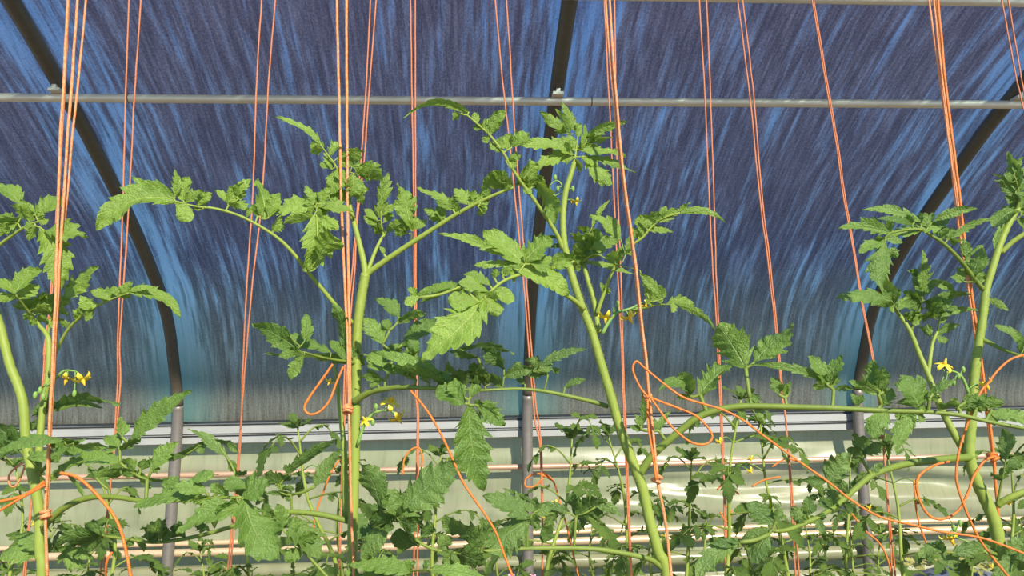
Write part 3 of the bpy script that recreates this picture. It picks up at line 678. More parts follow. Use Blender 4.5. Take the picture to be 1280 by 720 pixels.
leaf('C', [(830, 712), (818, 702), (805, 697), (770, 690), (740, 686), (700, 685), (650, 686), (620, 688), (590, 690), (560, 690), (535, 684), (512, 668), (500, 650)], -.05, 3.6, [
    (662, 650, 606, 691, 40, 25, .03), (664, 648, 604, 619, 26, 30, .04), (602, 686, 551, 652, 28, -30), (600, 656, 591, 687, 22, 25), (604, 682, 612, 654, 20, -35), (562, 690, 607, 707, 24, -30, .05), (674, 636, 627, 610, 6, -20, .05), (720, 646, 757, 630, 28, -30, .10), (722, 644, 709, 620, 18, -30), (744, 632, 777, 646, 13, 10, .12), (712, 641, 671, 632, 11, 10, .10),
    (696, 640, 682, 663, 17, -30), (680, 678, 692, 662, 17, -30, .05, 'r'), (526, 670, 543, 660, 15, -20, .05, 'r'), (524, 684, 491, 680, 17, -30, .10, 'r'), (664, 644, 690, 636, 16, 20), (662, 652, 676, 660, 14, 20), (668, 640, 656, 630, 12, 20), (570, 690, 556, 706, 18, -25), (592, 690, 602, 676, 14, -25), (548, 688, 566, 672, 16, -20)], 'old')
leaf('C', [(797, 596), (814, 571), (834, 552), (852, 537), (870, 523), (895, 513), (925, 508), (960, 508), (1000, 509), (1040, 510), (1080, 512), (1120, 514), (1160, 515), (1200, 519), (1240, 528), (1290, 537)], -.12, 5.2, [
    (932, 460, 896, 405, 48, -10, .03), (943, 453, 994, 408, 30, 45, .04), (1036, 479, 938, 457, 12, 5, .08), (863, 492, 822, 492, 13, 30, .32), (863, 494, 849, 466, 24, -20), (875, 493, 913, 454, 26, 45, .03), (802, 533, 801, 489, 11, -20), (805, 538, 786, 533, 8, -15), (822, 538, 839, 514, 9, 10), (973, 493, 964, 471, 15, 40), (984, 494, 974, 480, 13, -20),
    (1033, 479, 1008, 446, 20, 40), (1040, 481, 1053, 443, 17, 30), (1042, 487, 1069, 488, 8, -15, .10), (1034, 482, 1016, 484, 14, -25), (1038, 484, 1022, 470, 18, -20), (1072, 508, 1078, 493, 13, 35), (1098, 493, 1061, 477, 15, -15, .08), (1086, 482, 1090, 450, 22, 30), (1098, 488, 1104, 458, 20, 25), (1100, 508, 1116, 485, 20, 30), (1104, 490, 1094, 470, 16, -20), (1150, 511, 1127, 475, 38, 40), (1148, 510, 1160, 488, 22, 10),
    (1110, 512, 1092, 548, 28, 5), (1145, 515, 1119, 567, 22, -5, .08), (1128, 514, 1136, 540, 20, 5), (1198, 508, 1177, 503, 15, -25, .05, 'r'), (1200, 512, 1257, 505, 22, -15, .06), (1206, 503, 1245, 500, 12, 40, .05), (1238, 517, 1296, 529, 20, 40, .06), (1166, 492, 1194, 474, 12, 25), (1160, 496, 1176, 484, 10, -10), (1220, 512, 1212, 496, 16, 30), (938, 500, 956, 530, 9, 20), (920, 508, 932, 528, 9, 10), (1240, 512, 1254, 500, 12, 30)], 'mid', .0)

#### PLANT D
plant('D', 1.08, 'tomato plant with thick bent stem, hung with loose orange twine loops', 1254)
stem('D', [(1254, 725), (1250, 690), (1244, 655), (1232, 625), (1219, 597), (1212, 570), (1213, 540), (1216, 500), (1218, 470), (1222, 440), (1228, 400), (1232, 365), (1242, 330), (1252, 300), (1262, 278), (1273, 260)], 9.2, 3.8, ground=True)
stem('D', [(1212, 576), (1196, 548), (1181, 520), (1168, 490), (1160, 468), (1150, 445), (1138, 415), (1126, 396), (1116, 383)], 5.2, 2.4, 'side_shoot', dY=.01, dY1=.05)
stem('D', [(1160, 468), (1163, 445), (1166, 428), (1172, 414)], 3.0, 1.8, 'side_shoot', dY=.035, dY1=.05)
stem('D', [(1251, 316), (1266, 302), (1282, 291), (1300, 276)], 3.4, 2.8, 'side_shoot', dY1=-.02)
stem('D', [(1246, 632), (1262, 622), (1292, 610)], 4.2, 3.8, 'side_shoot', dY1=-.02)
leaf('D', [(1229, 362), (1215, 345), (1200, 325), (1180, 305), (1165, 295), (1150, 287), (1128, 288), (1110, 292)], -.10, 3.2, [
    (1152, 278, 1077, 262, 15, 35, .08, 'f'), (1140, 281, 1097, 273, 10, 20), (1176, 285, 1110, 293, 20, 40, .05, 'f'), (1113, 291, 1049, 284, 20, 20, .06, 'f'), (1106, 298, 1106, 364, 30, 30, -.04, 'f'), (1106, 302, 1074, 316, 16, 40), (1106, 300, 1128, 304, 11, 30), (1108, 312, 1122, 322, 14, 0), (1116, 374, 1093, 344, 18, -15),
    (1166, 277, 1223, 261, 13, -5, .08), (1190, 298, 1244, 275, 11, -15, .10), (1176, 298, 1182, 282, 18, 15), (1184, 300, 1194, 286, 12, 10), (1208, 326, 1203, 297, 14, 5), (1205, 327, 1229, 306, 7, -25), (1215, 352, 1229, 307, 24, 40, .02), (1204, 352, 1196, 334, 13, 40), (1160, 284, 1146, 268, 14, 30), (1104, 330, 1084, 336, 12, 20), (1172, 286, 1188, 272, 11, 10), (1230, 350, 1222, 338, 10, -10)], 'mid')
leaf('D', [(1126, 396), (1120, 386), (1114, 376)], -.01, 1.8, [(1116, 377, 1046, 370, 22, 25, .08), (1118, 378, 1104, 352, 16, -20), (1120, 382, 1100, 384, 10, -20), (1122, 388, 1136, 372, 12, -10)], 'mid', .05)
leaf('D', [(1270, 264), (1274, 250), (1272, 234), (1268, 220)], -.02, 2.4, [
    (1270, 238, 1261, 189, 18, -10, .04), (1270, 247, 1241, 225, 14, 30), (1263, 230, 1240, 217, 5, -10), (1273, 261, 1240, 284, 24, 40, .08), (1256, 280, 1243, 312, 8, 10, .1), (1272, 262, 1296, 244, 20, 20), (1270, 274, 1292, 300, 20, 40), (1268, 226, 1284, 208, 14, 0), (1272, 240, 1290, 226, 16, 10), (1268, 216, 1280, 196, 10, -10), (1272, 252, 1256, 246, 14, 30), (1276, 270, 1300, 268, 18, 30)], 'mid', .0)
leaf('D', [(1138, 415), (1146, 396), (1152, 378), (1153, 362)], .03, 1.9, [
    (1153, 362, 1155, 312, 16, 35, .0, 'f'), (1150, 358, 1140, 336, 11, 20), (1148, 344, 1134, 338, 5, -10), (1152, 368, 1140, 350, 10, 10), (1160, 352, 1196, 366, 11, -5, .08), (1150, 378, 1129, 364, 15, -10), (1152, 376, 1176, 396, 16, -30), (1154, 386, 1119, 380, 13, 10), (1156, 376, 1170, 400, 18, -30), (1146, 382, 1134, 368, 14, -15),
    (1160, 378, 1217, 368, 11, -15, .08), (1150, 390, 1136, 400, 12, -30), (1146, 396, 1160, 398, 12, -30), (1150, 370, 1166, 358, 14, 10), (1156, 366, 1172, 352, 10, 15), (1142, 404, 1130, 392, 11, -20), (1158, 384, 1178, 378, 12, -10), (1154, 372, 1142, 358, 12, 20)], 'mid', .045)
leaf('D', [(1172, 414), (1174, 402), (1176, 396)], .03, 1.3, [(1176, 396, 1224, 388, 9, 0, .10), (1168, 419, 1203, 407, 11, -15, .10), (1164, 421, 1147, 408, 8, -15), (1180, 387, 1191, 370, 12, 5), (1176, 398, 1164, 386, 10, -10), (1174, 404, 1186, 398, 9, -10), (1178, 386, 1170, 372, 10, 10)], 'mid', .05)
leaf('D', [(1226, 424), (1236, 428), (1252, 436), (1270, 443), (1292, 452)], -.06, 3.4, [(1278, 430, 1244, 406, 13, 40, .05), (1280, 432, 1292, 420, 12, 30), (1236, 373, 1261, 389, 10, 10, .05), (1276, 442, 1282, 420, 8, 10)], 'mid')
truss('D', [(1211, 492), (1204, 474), (1196, 466), (1186, 463)], [(1180, 457, .1, -1, 11), (1232, 480, .3, .8, 10)], [(1204, 462), (1198, 470), (1174, 486), (1182, 482), (1192, 478)], r=2.2)
leaf('D', [(1218, 571), (1180, 574), (1150, 577), (1120, 583), (1090, 594), (1070, 610), (1050, 628), (1030, 642), (1008, 653), (985, 662), (968, 664)], -.14, 5.0, [
    (1082, 569, 1067, 541, 24, -20), (1080, 567, 1108, 557, 16, -15), (1078, 571, 1058, 562, 14, -15), (1036, 606, 1063, 567, 30, -8, .04), (1036, 603, 999, 601, 11, -10, .05), (1040, 632, 1038, 611, 18, -25), (968, 656, 932, 630, 28, 5, .05), (970, 652, 972, 630, 12, -30), (961, 668, 942, 706, 26, 25), (922, 680, 870, 724, 26, 15, .12), (924, 684, 888, 680, 13, 10),
    (998, 656, 990, 632, 16, 5), (1010, 644, 1009, 620, 17, 15), (1044, 638, 1022, 630, 14, 15), (964, 662, 920, 682, 14, 5), (1052, 628, 1070, 642, 14, -15), (1090, 592, 1104, 578, 10, 0), (1060, 620, 1046, 600, 12, -10), (1020, 648, 1028, 668, 12, 10)], 'old', .0)
leaf('D', [(1246, 632), (1250, 612), (1254, 592), (1257, 576)], -.04, 1.8, [(1257, 577, 1253, 535, 20, -20), (1254, 592, 1290, 574, 16, -15, .08), (1252, 600, 1238, 592, 10, -25), (1256, 584, 1278, 584, 14, -10)], 'old', -.02)
leaf('D', [(1250, 694), (1232, 690), (1206, 692), (1180, 690)], -.06, 2.4, [(1180, 687, 1149, 697, 16, 40, .12), (1178, 692, 1170, 676, 14, -25), (1190, 694, 1241, 684, 18, -5, .08), (1246, 691, 1214, 668, 10, -20), (1200, 694, 1180, 706, 14, 10)], 'old')
leaf('D', [(1250, 700), (1264, 698), (1284, 704)], -.06, 2.4, [(1256, 694, 1292, 718, 26, -15), (1262, 698, 1280, 672, 20, -15), (1266, 704, 1244, 720, 20, 10), (1270, 700, 1296, 690, 18, 10)], 'old')
truss('D', [(1247, 700), (1215, 680), (1196, 672), (1188, 668)], [(1188, 672, .3, 1, 11)], [(1200, 654), (1192, 660)], dY=-.02, r=1.5)

# fine hairs that catch the light on the pale stems
def hairs(key, pts, wpx, n, dY=0):
    root, Y = PLANTS[key]; rnd = random.Random(5); S = cr_sample([P(x, y, Y + dY) for x, y in pts], 12); mb = MB()
    for _ in range(n):
        i = rnd.randrange(len(S) - 1); c = S[i].lerp(S[i + 1], rnd.random()); T = (S[i + 1] - S[i]).normalized()
        a = rnd.uniform(0, 6.283); u = T.orthogonal().normalized(); v = T.cross(u); d = u * math.cos(a) + v * math.sin(a)
        r = wpx * pxm(Y) * .93; l = rnd.uniform(.0015, .0034); b = .00016
        p0 = c + d * r; k = len(mb.v)
        s_ = d.cross(T) * b
        mb.v += [p0 - s_, p0 + s_, p0 + T * b * 2, p0 + d * l + T * rnd.uniform(-.0006, .0006)]; mb.uv += [(0, 0)] * 4
        mb.f += [(k, k + 1, k + 3), (k + 1, k + 2, k + 3), (k + 2, k, k + 3)]
    tag(mb.build('stem_hairs', M['stem'], root), kind='stuff')
hairs('B', [(443, 600), (445, 480), (446, 430), (448, 400), (452, 370), (457, 342)], 5.9, 900)
hairs('C', [(803, 610), (790, 575), (775, 535), (762, 490), (750, 450), (740, 415), (728, 385), (718, 355)], 6.2, 1100)
hairs('C', [(746, 400), (742, 375), (734, 348)], 3.3, 350, .02)
hairs('D', [(1213, 540), (1216, 500), (1218, 470), (1222, 440), (1228, 400), (1232, 365)], 6.6, 800)

# ------------------------------------------------------------------ twine
def twine(pts, Y, wpx, label, group=None, top=None, mat='twine', knots=(), bottom=None, name='twine', per=6):
    W = [P(x, y, Y + (p[0] if p else 0)) for x, y, *p in pts]
    if top is not None:
        d = (W[0] - W[1]).normalized(); W = [W[0] + d * ((top - W[0].z) / max(.2, d.z))] + W
    if bottom is not None: W.append(bottom)
    S = cr_sample(W, per); mb = MB()
    r = wpx / 2 * pxm(Y) * .86
    for i, p in enumerate(S):
        p += Vector((noise.noise(p * 23), noise.noise(p * 23 + Vector((5, 5, 5))), 0)) * r * .5
    mb.tube(S, [r * (1 + .18 * noise.noise(p * 60)) for p in S], 7)
    o = mb.build(name, M[mat], None, origin=S[-1]); tag(o, label, 'twine', group)
    for kx, ky, kr in knots:
        c = P(kx, ky, Y); k = MB(); R = kr * pxm(Y)
        for j in range(3):
            ring = []
            ax = Euler((random.uniform(-.6, .6), random.uniform(-.6, .6), 0)).to_matrix()
            for a in range(13):
                q = a / 12 * 6.283; ring.append(c + ax @ Vector((math.cos(q) * R, math.sin(q) * R, (j - 1) * R * .7)))
            k.tube(ring, [r * 1.05] * 13, 6)
        k.build('knot', M[mat], o)
    return o
FT, BT = EYE.z + 1.0, EYE.z + 1.50
# front row
GA = 'bright twines beside the forked left plant'
LA = 'bright orange twine, one of three close together at the forked tomato plant'
twine([(85, 0), (78, 123), (73, 240), (69, 380), (61, 548), (57, 640), (59, 725)], 1.00, 4.2, LA, GA, FT, knots=[(57, 643, 5)])
twine([(97, 0), (88, 123), (80, 240), (71.5, 380), (62.5, 548), (58.5, 640)], 1.005, 4.2, LA, GA, FT)
twine([(107.5, 0), (95.5, 123), (84, 240), (73, 380), (63, 548), (58, 640)], 1.02, 3.4, LA, GA, FT)
GB = 'bright twines beside the stout pale stem'
LB = 'bright twine of the straight pair running down beside the stout pale stem'
twine([(421, 0), (424, 130), (426, 230), (430, 330), (434, 420), (436, 500), (438, 600), (441, 690), (442, 730)], 1.03, 4.0, LB, GB, FT, knots=[(435, 512, 5)])
twine([(433, 0), (433.5, 130), (434.5, 230), (435.5, 330), (437, 420), (437.5, 512)], 1.03, 4.4, LB, GB, FT)
GC = 'bright twines slanting to the tallest plant'
LC = 'bright thick twine of the slanting bundle tied to the tallest plant'
twine([(757, 0), (765, 100), (775, 200), (784.5, 270), (793, 330), (800, 400), (806, 450), (811, 500), (816, 560), (821, 600), (830, 640), (836, 690), (840, 730)], .99, 4.4, LC, GC, FT, knots=[(821, 598, 5), (810, 497, 4)])
twine([(762, 0), (768.5, 100), (777.5, 200), (786, 270), (794.5, 330), (801.5, 400), (807.5, 450), (812.5, 500), (818, 560), (822, 600)], .985, 4.2, LC, GC, FT)
twine([(810, 497), (810, 530), (816, 570), (820, 600)], .98, 3.4, 'short doubled end of twine between the two knots on the tallest plant', None, mat='twine_orange')
GD = 'bundle of twines at the bent-stemmed plant'
LD = 'orange twine of the thick bundle knotted to the plant with the bent stem'
twine([(1161, 0), (1175, 100), (1185, 170), (1192, 230), (1199, 290), (1209, 350), (1219, 420), (1228, 480), (1236, 540), (1241, 572)], 1.13, 3.6, LD, GD, FT)
twine([(1172, 0), (1181.5, 100), (1191, 180), (1199, 240), (1206, 300), (1214, 360), (1222, 420), (1230, 480), (1238, 540), (1242, 572), (1246, 620), (1251, 680), (1254, 730)], 1.12, 4.4, LD, GD, FT, mat='twine_orange', knots=[(1241, 572, 5)])
twine([(1167, 0), (1178, 100), (1188, 175), (1196, 240), (1203, 300), (1211, 360), (1220, 420), (1229, 480), (1238, 545), (1243, 575)], 1.14, 3.4, LD, GD, FT)
twine([(1170, 0), (1180, 100), (1190, 178), (1198, 240), (1205, 300), (1213, 360), (1221, 420), (1231, 490), (1240, 560), (1246, 620)], 1.145, 3.0, LD, GD, FT)
# loose ends and loops
twine([(55, 602), (45, 610), (25, 621), (-12, 629)], .99, 4.4, 'orange tie end pulled sideways off the forked left plant, upper strand', None, mat='twine_orange')
twine([(56, 606), (44, 613), (22, 625), (-10, 644)], .985, 3.6, 'orange tie end pulled sideways off the forked left plant, lower strand', None, mat='twine_orange')
twine([(75, 591), (95, 596), (118, 615), (140, 641), (152, 667), (160, 700), (164, 730)], .96, 4.4, 'orange twine end curving down across the thick petiole of the forked left plant', None, mat='twine_orange')
twine([(32, 577), (20, 584), (11, 594), (12, 606), (18, 608), (25, 598), (32, 580)], 1.15, 2.6, 'small pale twine loop behind the forked stem', None)
twine([(416, 455), (402, 475), (386, 498), (380.5, 511), (388, 518), (400, 514), (412, 500), (420, 480), (429, 458)], .98, 3.6, 'loose orange loop hanging left of the stout pale stem', None, mat='twine_orange', per=8)
twine([(513, 488), (534, 514), (550, 540), (565, 572), (580, 605), (605, 641), (621, 668), (633, 700), (645, 732)], .93, 3.4, 'orange twine end running down slantwise beside the hanging lobed leaf', None, mat='twine_orange')
twine([(810, 497), (800, 484), (792, 466), (792, 456), (797, 452), (806, 460), (830, 480), (855, 497), (880, 505), (905, 513), (930, 526), (955, 545), (985, 567), (1015, 588), (1040, 606), (1065, 626), (1100, 646), (1140, 656), (1180, 665), (1220, 671), (1250, 680), (1300, 700)], .95, 3.4, 'long orange twine sweeping from the tallest plant down to the bent-stemmed one', None, mat='twine_orange', per=7)
twine([(811, 496), (826, 502), (850, 511), (870, 520), (885, 535), (890, 547), (882, 555), (864, 553), (842, 536), (826, 515), (814, 498)], .96, 3.4, 'orange loop drooping under the knot on the tallest plant', None, mat='twine_orange', per=8)
twine([(1295, 440), (1279, 444), (1262, 450), (1246, 464), (1234, 480), (1226, 489), (1214, 518), (1203, 548), (1197, 575), (1196, 602), (1204, 628), (1215, 655), (1226, 676), (1242, 698), (1264, 725)], .97, 3.6, 'orange twine curling in front of the bent stem from the right-hand petiole', None, mat='twine_orange', per=7)
twine([(1187, 577), (1170, 581), (1154, 590), (1146, 602), (1148, 620), (1156, 638), (1168, 648), (1185, 647), (1200, 636), (1210, 616), (1217, 596), (1230, 577), (1241, 571)], .99, 3.8, 'wide orange loop hanging open under the lower petiole of the bent-stemmed plant', None, mat='twine_orange', per=8)

# back row twines (second crop row)
YB = 2.15
GR = 'paired twines of the back row'
def pair(a, b, name, Y=YB, wd=(3.0, 3.0)):
    lab = 'thin salmon twine, back-row pair ' + name
    for pts, w_ in ((a, wd[0]), (b, wd[1])):
        q = P(pts[-1][0], pts[-1][1], Y); 
        twine(pts, Y, w_ * .85, lab, GR + ' ' + name, BT, mat='twine_salmon', bottom=Vector((q.x + random.uniform(-.04, .04), Y, .25)))
pair([(84, 0), (78, 120), (72, 240), (62, 380), (55, 440), (51, 500)], [(86.5, 0), (80.5, 120), (74, 240), (64, 380), (56.5, 440), (52.5, 500)], 'hidden behind the three bright twines', wd=(2.6, 2.6))
pair([(161, 0), (157, 123), (154, 240), (150, 350), (147, 430), (143, 545)], [(176, 0), (168, 123), (162, 240), (155, 350), (149.5, 430), (145, 545)], 'crossing the leftmost hoop')
pair([(327, 0), (321, 100), (316, 240), (309, 350), (303, 470), (297, 580)], [(344, 0), (336, 100), (328, 240), (316, 350), (308, 440), (301, 530), (298, 590)], 'behind the curled leaflets of the long branch')
pair([(463, 0), (457, 120), (451, 200), (445, 280), (440, 340), (434, 410), (429, 520)], [(470, 0), (461, 120), (455, 200), (447, 270), (443, 340), (437, 410), (431, 520)], 'behind the shoot of the stout pale stem')
pair([(513, 0), (515, 130), (517, 240), (518, 360), (519, 480), (521, 580)], [(519, 0), (519, 130), (519.5, 240), (520, 360), (521, 480), (523, 580)], 'behind the upright leaflet on the rising branch')
pair([(619, 0), (628, 100), (637, 180), (645, 260), (655, 360), (662, 450), (668, 520), (677, 610)], [(633, 0), (637, 60), (641, 130), (649, 240), (656, 330), (663, 420), (669, 500), (678, 610)], 'crossing the middle hoop')
pair([(755, 0), (760, 100), (762.5, 150), (767, 240), (772, 340), (776, 420), (779, 500), (782, 580)], [(768, 0), (769, 60), (770, 150), (772, 240), (776, 340), (778, 420), (780.5, 500), (784, 580)], 'beside the slanting bright bundle')
pair([(874, 0), (881, 120), (886, 240), (891, 340), (895, 400), (898.5, 480), (902, 560), (905, 620)], [(883, 0), (888, 120), (892, 240), (895, 340), (897.5, 400), (900.5, 480), (903.5, 560), (906, 620)], 'behind the arching leaf tip of the tallest plant')
pair([(922, 0), (937, 120), (949, 240), (960, 330), (969, 410), (977, 490), (986, 580)], [(928, 0), (941, 110), (952, 240), (962.5, 330), (971, 410), (978.5, 490), (987, 580)], 'behind the paired leaflets on the long horizontal petiole')
pair([(1015, 0), (1035, 120), (1045, 180), (1055, 250), (1066, 310), (1077, 380), (1090, 447), (1100, 520)], [(1017, 0), (1037, 120), (1047, 180), (1057, 250), (1067.5, 310), (1078.5, 380), (1091.5, 447), (1102, 520)], 'leaning against the curved hoop by the right plant', wd=(2.8, 2.8))
pair([(1252, 0), (1267, 80), (1278, 130), (1300, 210), (1345, 420), (1372, 600)], [(1260, 0), (1272, 70), (1283, 130), (1304, 210), (1348, 420), (1374, 600)], 'right of the bundle on the bent-stemmed plant', Y=2.0)
# little loops and ties on the back row
def bloop(pts, lab, Y=YB - .05, w=2.6): twine(pts, Y, w, lab, None, mat='twine_orange', per=6)
bloop([(503, 594), (505, 574), (514, 562), (524, 560), (528, 572), (526, 592)], 'small orange tie loop in front of the copper pipe behind the big shaded leaflet')
bloop([(690, 600), (672, 592), (658, 598), (657, 608), (668, 608), (678, 598)], 'small orange tie loop around the middle post')
bloop([(678, 590), (692, 602), (700, 630), (708, 655), (716, 690), (724, 725)], 'thin orange tie end dropping right of the middle post')
bloop([(424, 575), (412, 595), (396, 638), (390, 672), (388, 700)], 'orange tie end in the back row left of the stout pale stem')
bloop([(896, 612), (906, 604), (914, 610), (924, 618)], 'short orange tie in the back row below the drooping loop')
bloop([(900, 640), (908, 652), (914, 640), (906, 632)], 'tiny orange tie ring low on a back-row stem')
bloop([(965, 584), (980, 574), (992, 575), (1006, 580)], 'short orange tie in the back row under the long sweeping twine')
bloop([(1063, 640), (1080, 662), (1098, 678), (1110, 700), (1116, 728)], 'orange tie end hanging by the right-hand post')
bloop([(1142, 600), (1148, 650), (1160, 685), (1164, 700)], 'thin orange tie end inside the wide loop')
bloop([(940, 608), (955, 600), (975, 596)], 'short orange tie across a back-row stem')
bloop([(140, 690), (133, 705), (132, 735)], 'short orange tie low behind the forked left plant', 1.9, 3.2)
# overhead wires that carry the twine
for Yw, zt, lab in ((1.02, FT, 'overhead support wire of the front row'), (YB, BT, 'overhead support wire of the back row')):
    m = MB(); pts = [Vector((-2.2 + 4.6 * i / 20, Yw, zt + .004)) for i in range(21)]
    m.tube(pts, [.002] * 21, 6); tag(m.build('support_wire', M['wire'], None, origin=pts[0]), lab, 'wire')

# ------------------------------------------------------------------ back row plants
UNIT = []
for v_ in range(10):
    rnd = random.Random(60 + v_); bend = rnd.uniform(.05, .3)
    C = lambda t, b=bend: Vector((0, t, -b * t * t))
    T = lambda t, b=bend: Vector((0, 1, -2 * b * t)).normalized()
    A = lambda t: Vector((1, 0, 0))
    N = lambda t, b=bend: Vector((0, 2 * b * t, 1)).normalized()
    mb = leaf_mb(C, T, A, N, 1.0, rnd.uniform(.48, .66), 'n' if v_ % 3 else 'f', 4, rnd, 2, rnd.uniform(.0, .35))
    UNIT.append(mb.mesh('leaflet', M['leaf_back']))
def put_leaf(me, parent, pos, d, up, size, name='leaflet', roll=0.0):
    d = d.normalized(); s_ = d.cross(up)
    s_ = s_.normalized() if s_.length > 1e-4 else d.orthogonal().normalized()
    n_ = s_.cross(d)
    if roll: s_, n_ = s_ * math.cos(roll) + n_ * math.sin(roll), n_ * math.cos(roll) - s_ * math.sin(roll)
    mt = Matrix((s_, d, n_)).transposed() * size
    o = bpy.data.objects.new(name, me); COL.objects.link(o); o.parent = parent
    o.matrix_basis = Matrix.Translation(pos) @ mt.to_4x4()
    return o

def back_plant(xp, ytop, Y, label, seed, xfoot=None, flowers=2, group='smaller tomato plants in the back row', spread=1.0, dens=1.0, ylow=760):
    rnd = random.Random(seed)
    topp = P(xp, ytop, Y); low = P(xfoot or xp, 720, Y)
    g = Vector((low.x, Y, 0)); root = empty('tomato_plant', g); tag(root, label, 'tomato plant', group)
    n = 9; pts = []
    for i in range(n):
        f = i / (n - 1); z = topp.z * f
        x = low.x + (topp.x - low.x) * max(0, (z - low.z) / max(.05, topp.z - low.z)) if z > low.z else low.x
        pts.append(Vector((x + .014 * math.sin(i * 2.2 + seed), Y + .014 * math.cos(i * 1.9 + seed), z)))
    S = cr_sample(pts, 5); mb = MB(); mb.tube(S, [.0075 * (1 - .78 * (i / len(S)) ** 3) for i in range(len(S))], 8)
    mb.build('stem', M['stem'], root)
    zlow = P(xp, ylow, Y).z
    z = zlow; az = rnd.uniform(0, 6.28); k = 0
    while z < topp.z + .01:
        p = min(S, key=lambda q: abs(q.z - z))
        fr = (topp.z - z) / .6
        Lr = rnd.uniform(.13, .22) * (.45 + .55 * min(1, fr + .15)) * spread
        out = Vector((math.cos(az), math.sin(az) * .8, 0))
        rise = rnd.uniform(.15, .75) if fr > .15 else 1.1
        rp = [p, p + out * Lr * .35 + Vector((0, 0, Lr * .35 * rise)), p + out * Lr * .7 + Vector((0, 0, Lr * .45 * rise)), p + out * Lr + Vector((0, 0, Lr * (.30 * rise - .12)))]
        R = cr_sample(rp, 4); mb = MB(); mb.tube(R, [.0028 * (1 - .6 * i / len(R)) for i in range(len(R))], 6)
        lo = mb.build('leaf', M['stem_dark'], root, origin=R[0])
        up = Vector((rnd.uniform(-.3, .3), rnd.uniform(-.9, .0), 1)).normalized()
        sz = rnd.uniform(.055, .085) * (.55 + .45 * min(1, fr + .2))
        q = R[-1] - R[0]
        put_leaf(rnd.choice(UNIT), lo, q, (R[-1] - R[-3]).normalized() + Vector((0, 0, -.3)), up, sz * 1.15, roll=rnd.uniform(-.4, .4))
        for fpos in (.92, .68, .45):
            i = int(fpos * (len(R) - 1)); t = (R[min(i + 1, len(R) - 1)] - R[i - 1]).normalized(); sd_ = t.cross(Vector((0, 0, 1))).normalized()
            for sg in (-1, 1):
                d = sd_ * sg + t * .55 + Vector((0, 0, rnd.uniform(-.6, .15)))
                put_leaf(rnd.choice(UNIT), lo, R[i] - R[0], d, up, sz * rnd.uniform(.55, .95), roll=rnd.uniform(-.5, .5))
        z += rnd.uniform(.036, .058) / dens; az += 2.4 + rnd.uniform(-.5, .5); k += 1
    ap = MB(); tp = S[-1]; ap.tube([tp, tp + Vector((0, -.004, .012))], [.0018, .001], 6); lo = ap.build('leaf', M['stem_dark'], root, origin=tp)
    for j in range(6):
        b = az + j * 1.15; put_leaf(rnd.choice(UNIT), lo, Vector((0, 0, .004 * (j % 3))), Vector((math.cos(b), math.sin(b), .35 + .5 * (j % 2))), Vector((0, -.4, 1)), rnd.uniform(.035, .065), roll=rnd.uniform(-.4, .4))
    for j in range(flowers):
        z = topp.z - rnd.uniform(.03, .22); p = min(S, key=lambda q: abs(q.z - z)); dx = rnd.choice((-1, 1)) * rnd.uniform(.03, .06)
        e_ = p + Vector((dx, -.05, .005)); mb = MB(); mb.tube(cr_sample([p, (p + e_) / 2 + Vector((0, 0, .012)), e_], 3), [.0014] * 7, 5)
        o = mb.build('flower_truss', M['calyx'], root, origin=p)
        petal_flower(o, e_, Vector((rnd.uniform(-.5, .5), -.6, -.6)), .012)
    return root
back = [
    (20, 585, 2.3, 'back-row tomato plant behind the forked stem near the leftmost hoop', None, 1),
    (135, 600, 2.0, 'back-row tomato plant whose yellow-green stalk stands just left of the first post', None, 0),
    (308, 620, 2.1, 'low back-row tomato plant under the lobed leaf between the first and middle post', None, 0),
    (372, 535, 1.9, 'back-row tomato plant with fern-like tip rising before the rail left of the stout stem', 415, 1),
    (428, 580, 2.2, 'back-row tomato plant directly behind the stout pale stem', None, 0),
    (545, 570, 2.3, 'back-row tomato plant behind the large shaded leaflet and slanting twine', None, 0),
    (716, 548, 2.0, 'yellow-flowered back-row tomato plant just right of the middle post', 688, 2),
    (765, 545, 2.3, 'back-row tomato plant with drooping dark leaves left of the slanting stem', 790, 0),
    (868, 575, 2.3, 'back-row tomato plant right of the knotted slanting stem', 855, 0),
    (925, 500, 1.9, 'back-row tomato plant with pale upright stalk under the drooping orange loop', 903, 2),
    (946, 530, 2.2, 'back-row tomato plant leaning under the long sweeping twine', 985, 2),
    (1060, 585, 2.4, 'back-row tomato plant in front of the right-hand post', None, 1),
    (1108, 560, 2.1, 'back-row tomato plant seen through the wide orange loop', 1132, 1),
    (1268, 575, 2.2, 'back-row tomato plant right of the bent stem', 1262, 1)]
for i, (x, y, Y, lab, xf, nf) in enumerate(back): back_plant(x, y, Y, lab, 300 + i, xf, nf)
THIRD = ['behind the knot of the forked stem', 'behind the curved orange tail left of the first post', 'right of the first post, under the spreading lobed leaf', 'right of the stout pale stem, under its shaded leaves', 'left of the middle post, behind the slanting orange tail', 'right of the middle post, behind the upright dark leaflets', 'hidden behind the slanting stem of the tallest plant',
    'right of the slanting stem, behind the pale back-row stalk', 'below the long sweeping twine, left of its middle', 'behind the drooping leaf end under the sweeping twine', 'standing just left of the right-hand post', 'standing just right of the right-hand post', 'in front of the blue sack', 'right of the thick bent stem']
for i, (x, y) in enumerate(((60, 655), (110, 668), (250, 690), (470, 690), (620, 660), (740, 655), (815, 640), (880, 650), (960, 640), (1010, 655), (1065, 650), (1100, 668), (1215, 690), (1270, 665))):
    back_plant(x, y, 2.75 + .12 * (i % 3), 'short bushy third-row tomato plant ' + THIRD[i], 700 + i, None, 1 if i % 3 == 0 else 0, 'short tomato plants of the third row', 1.0, 1.15)

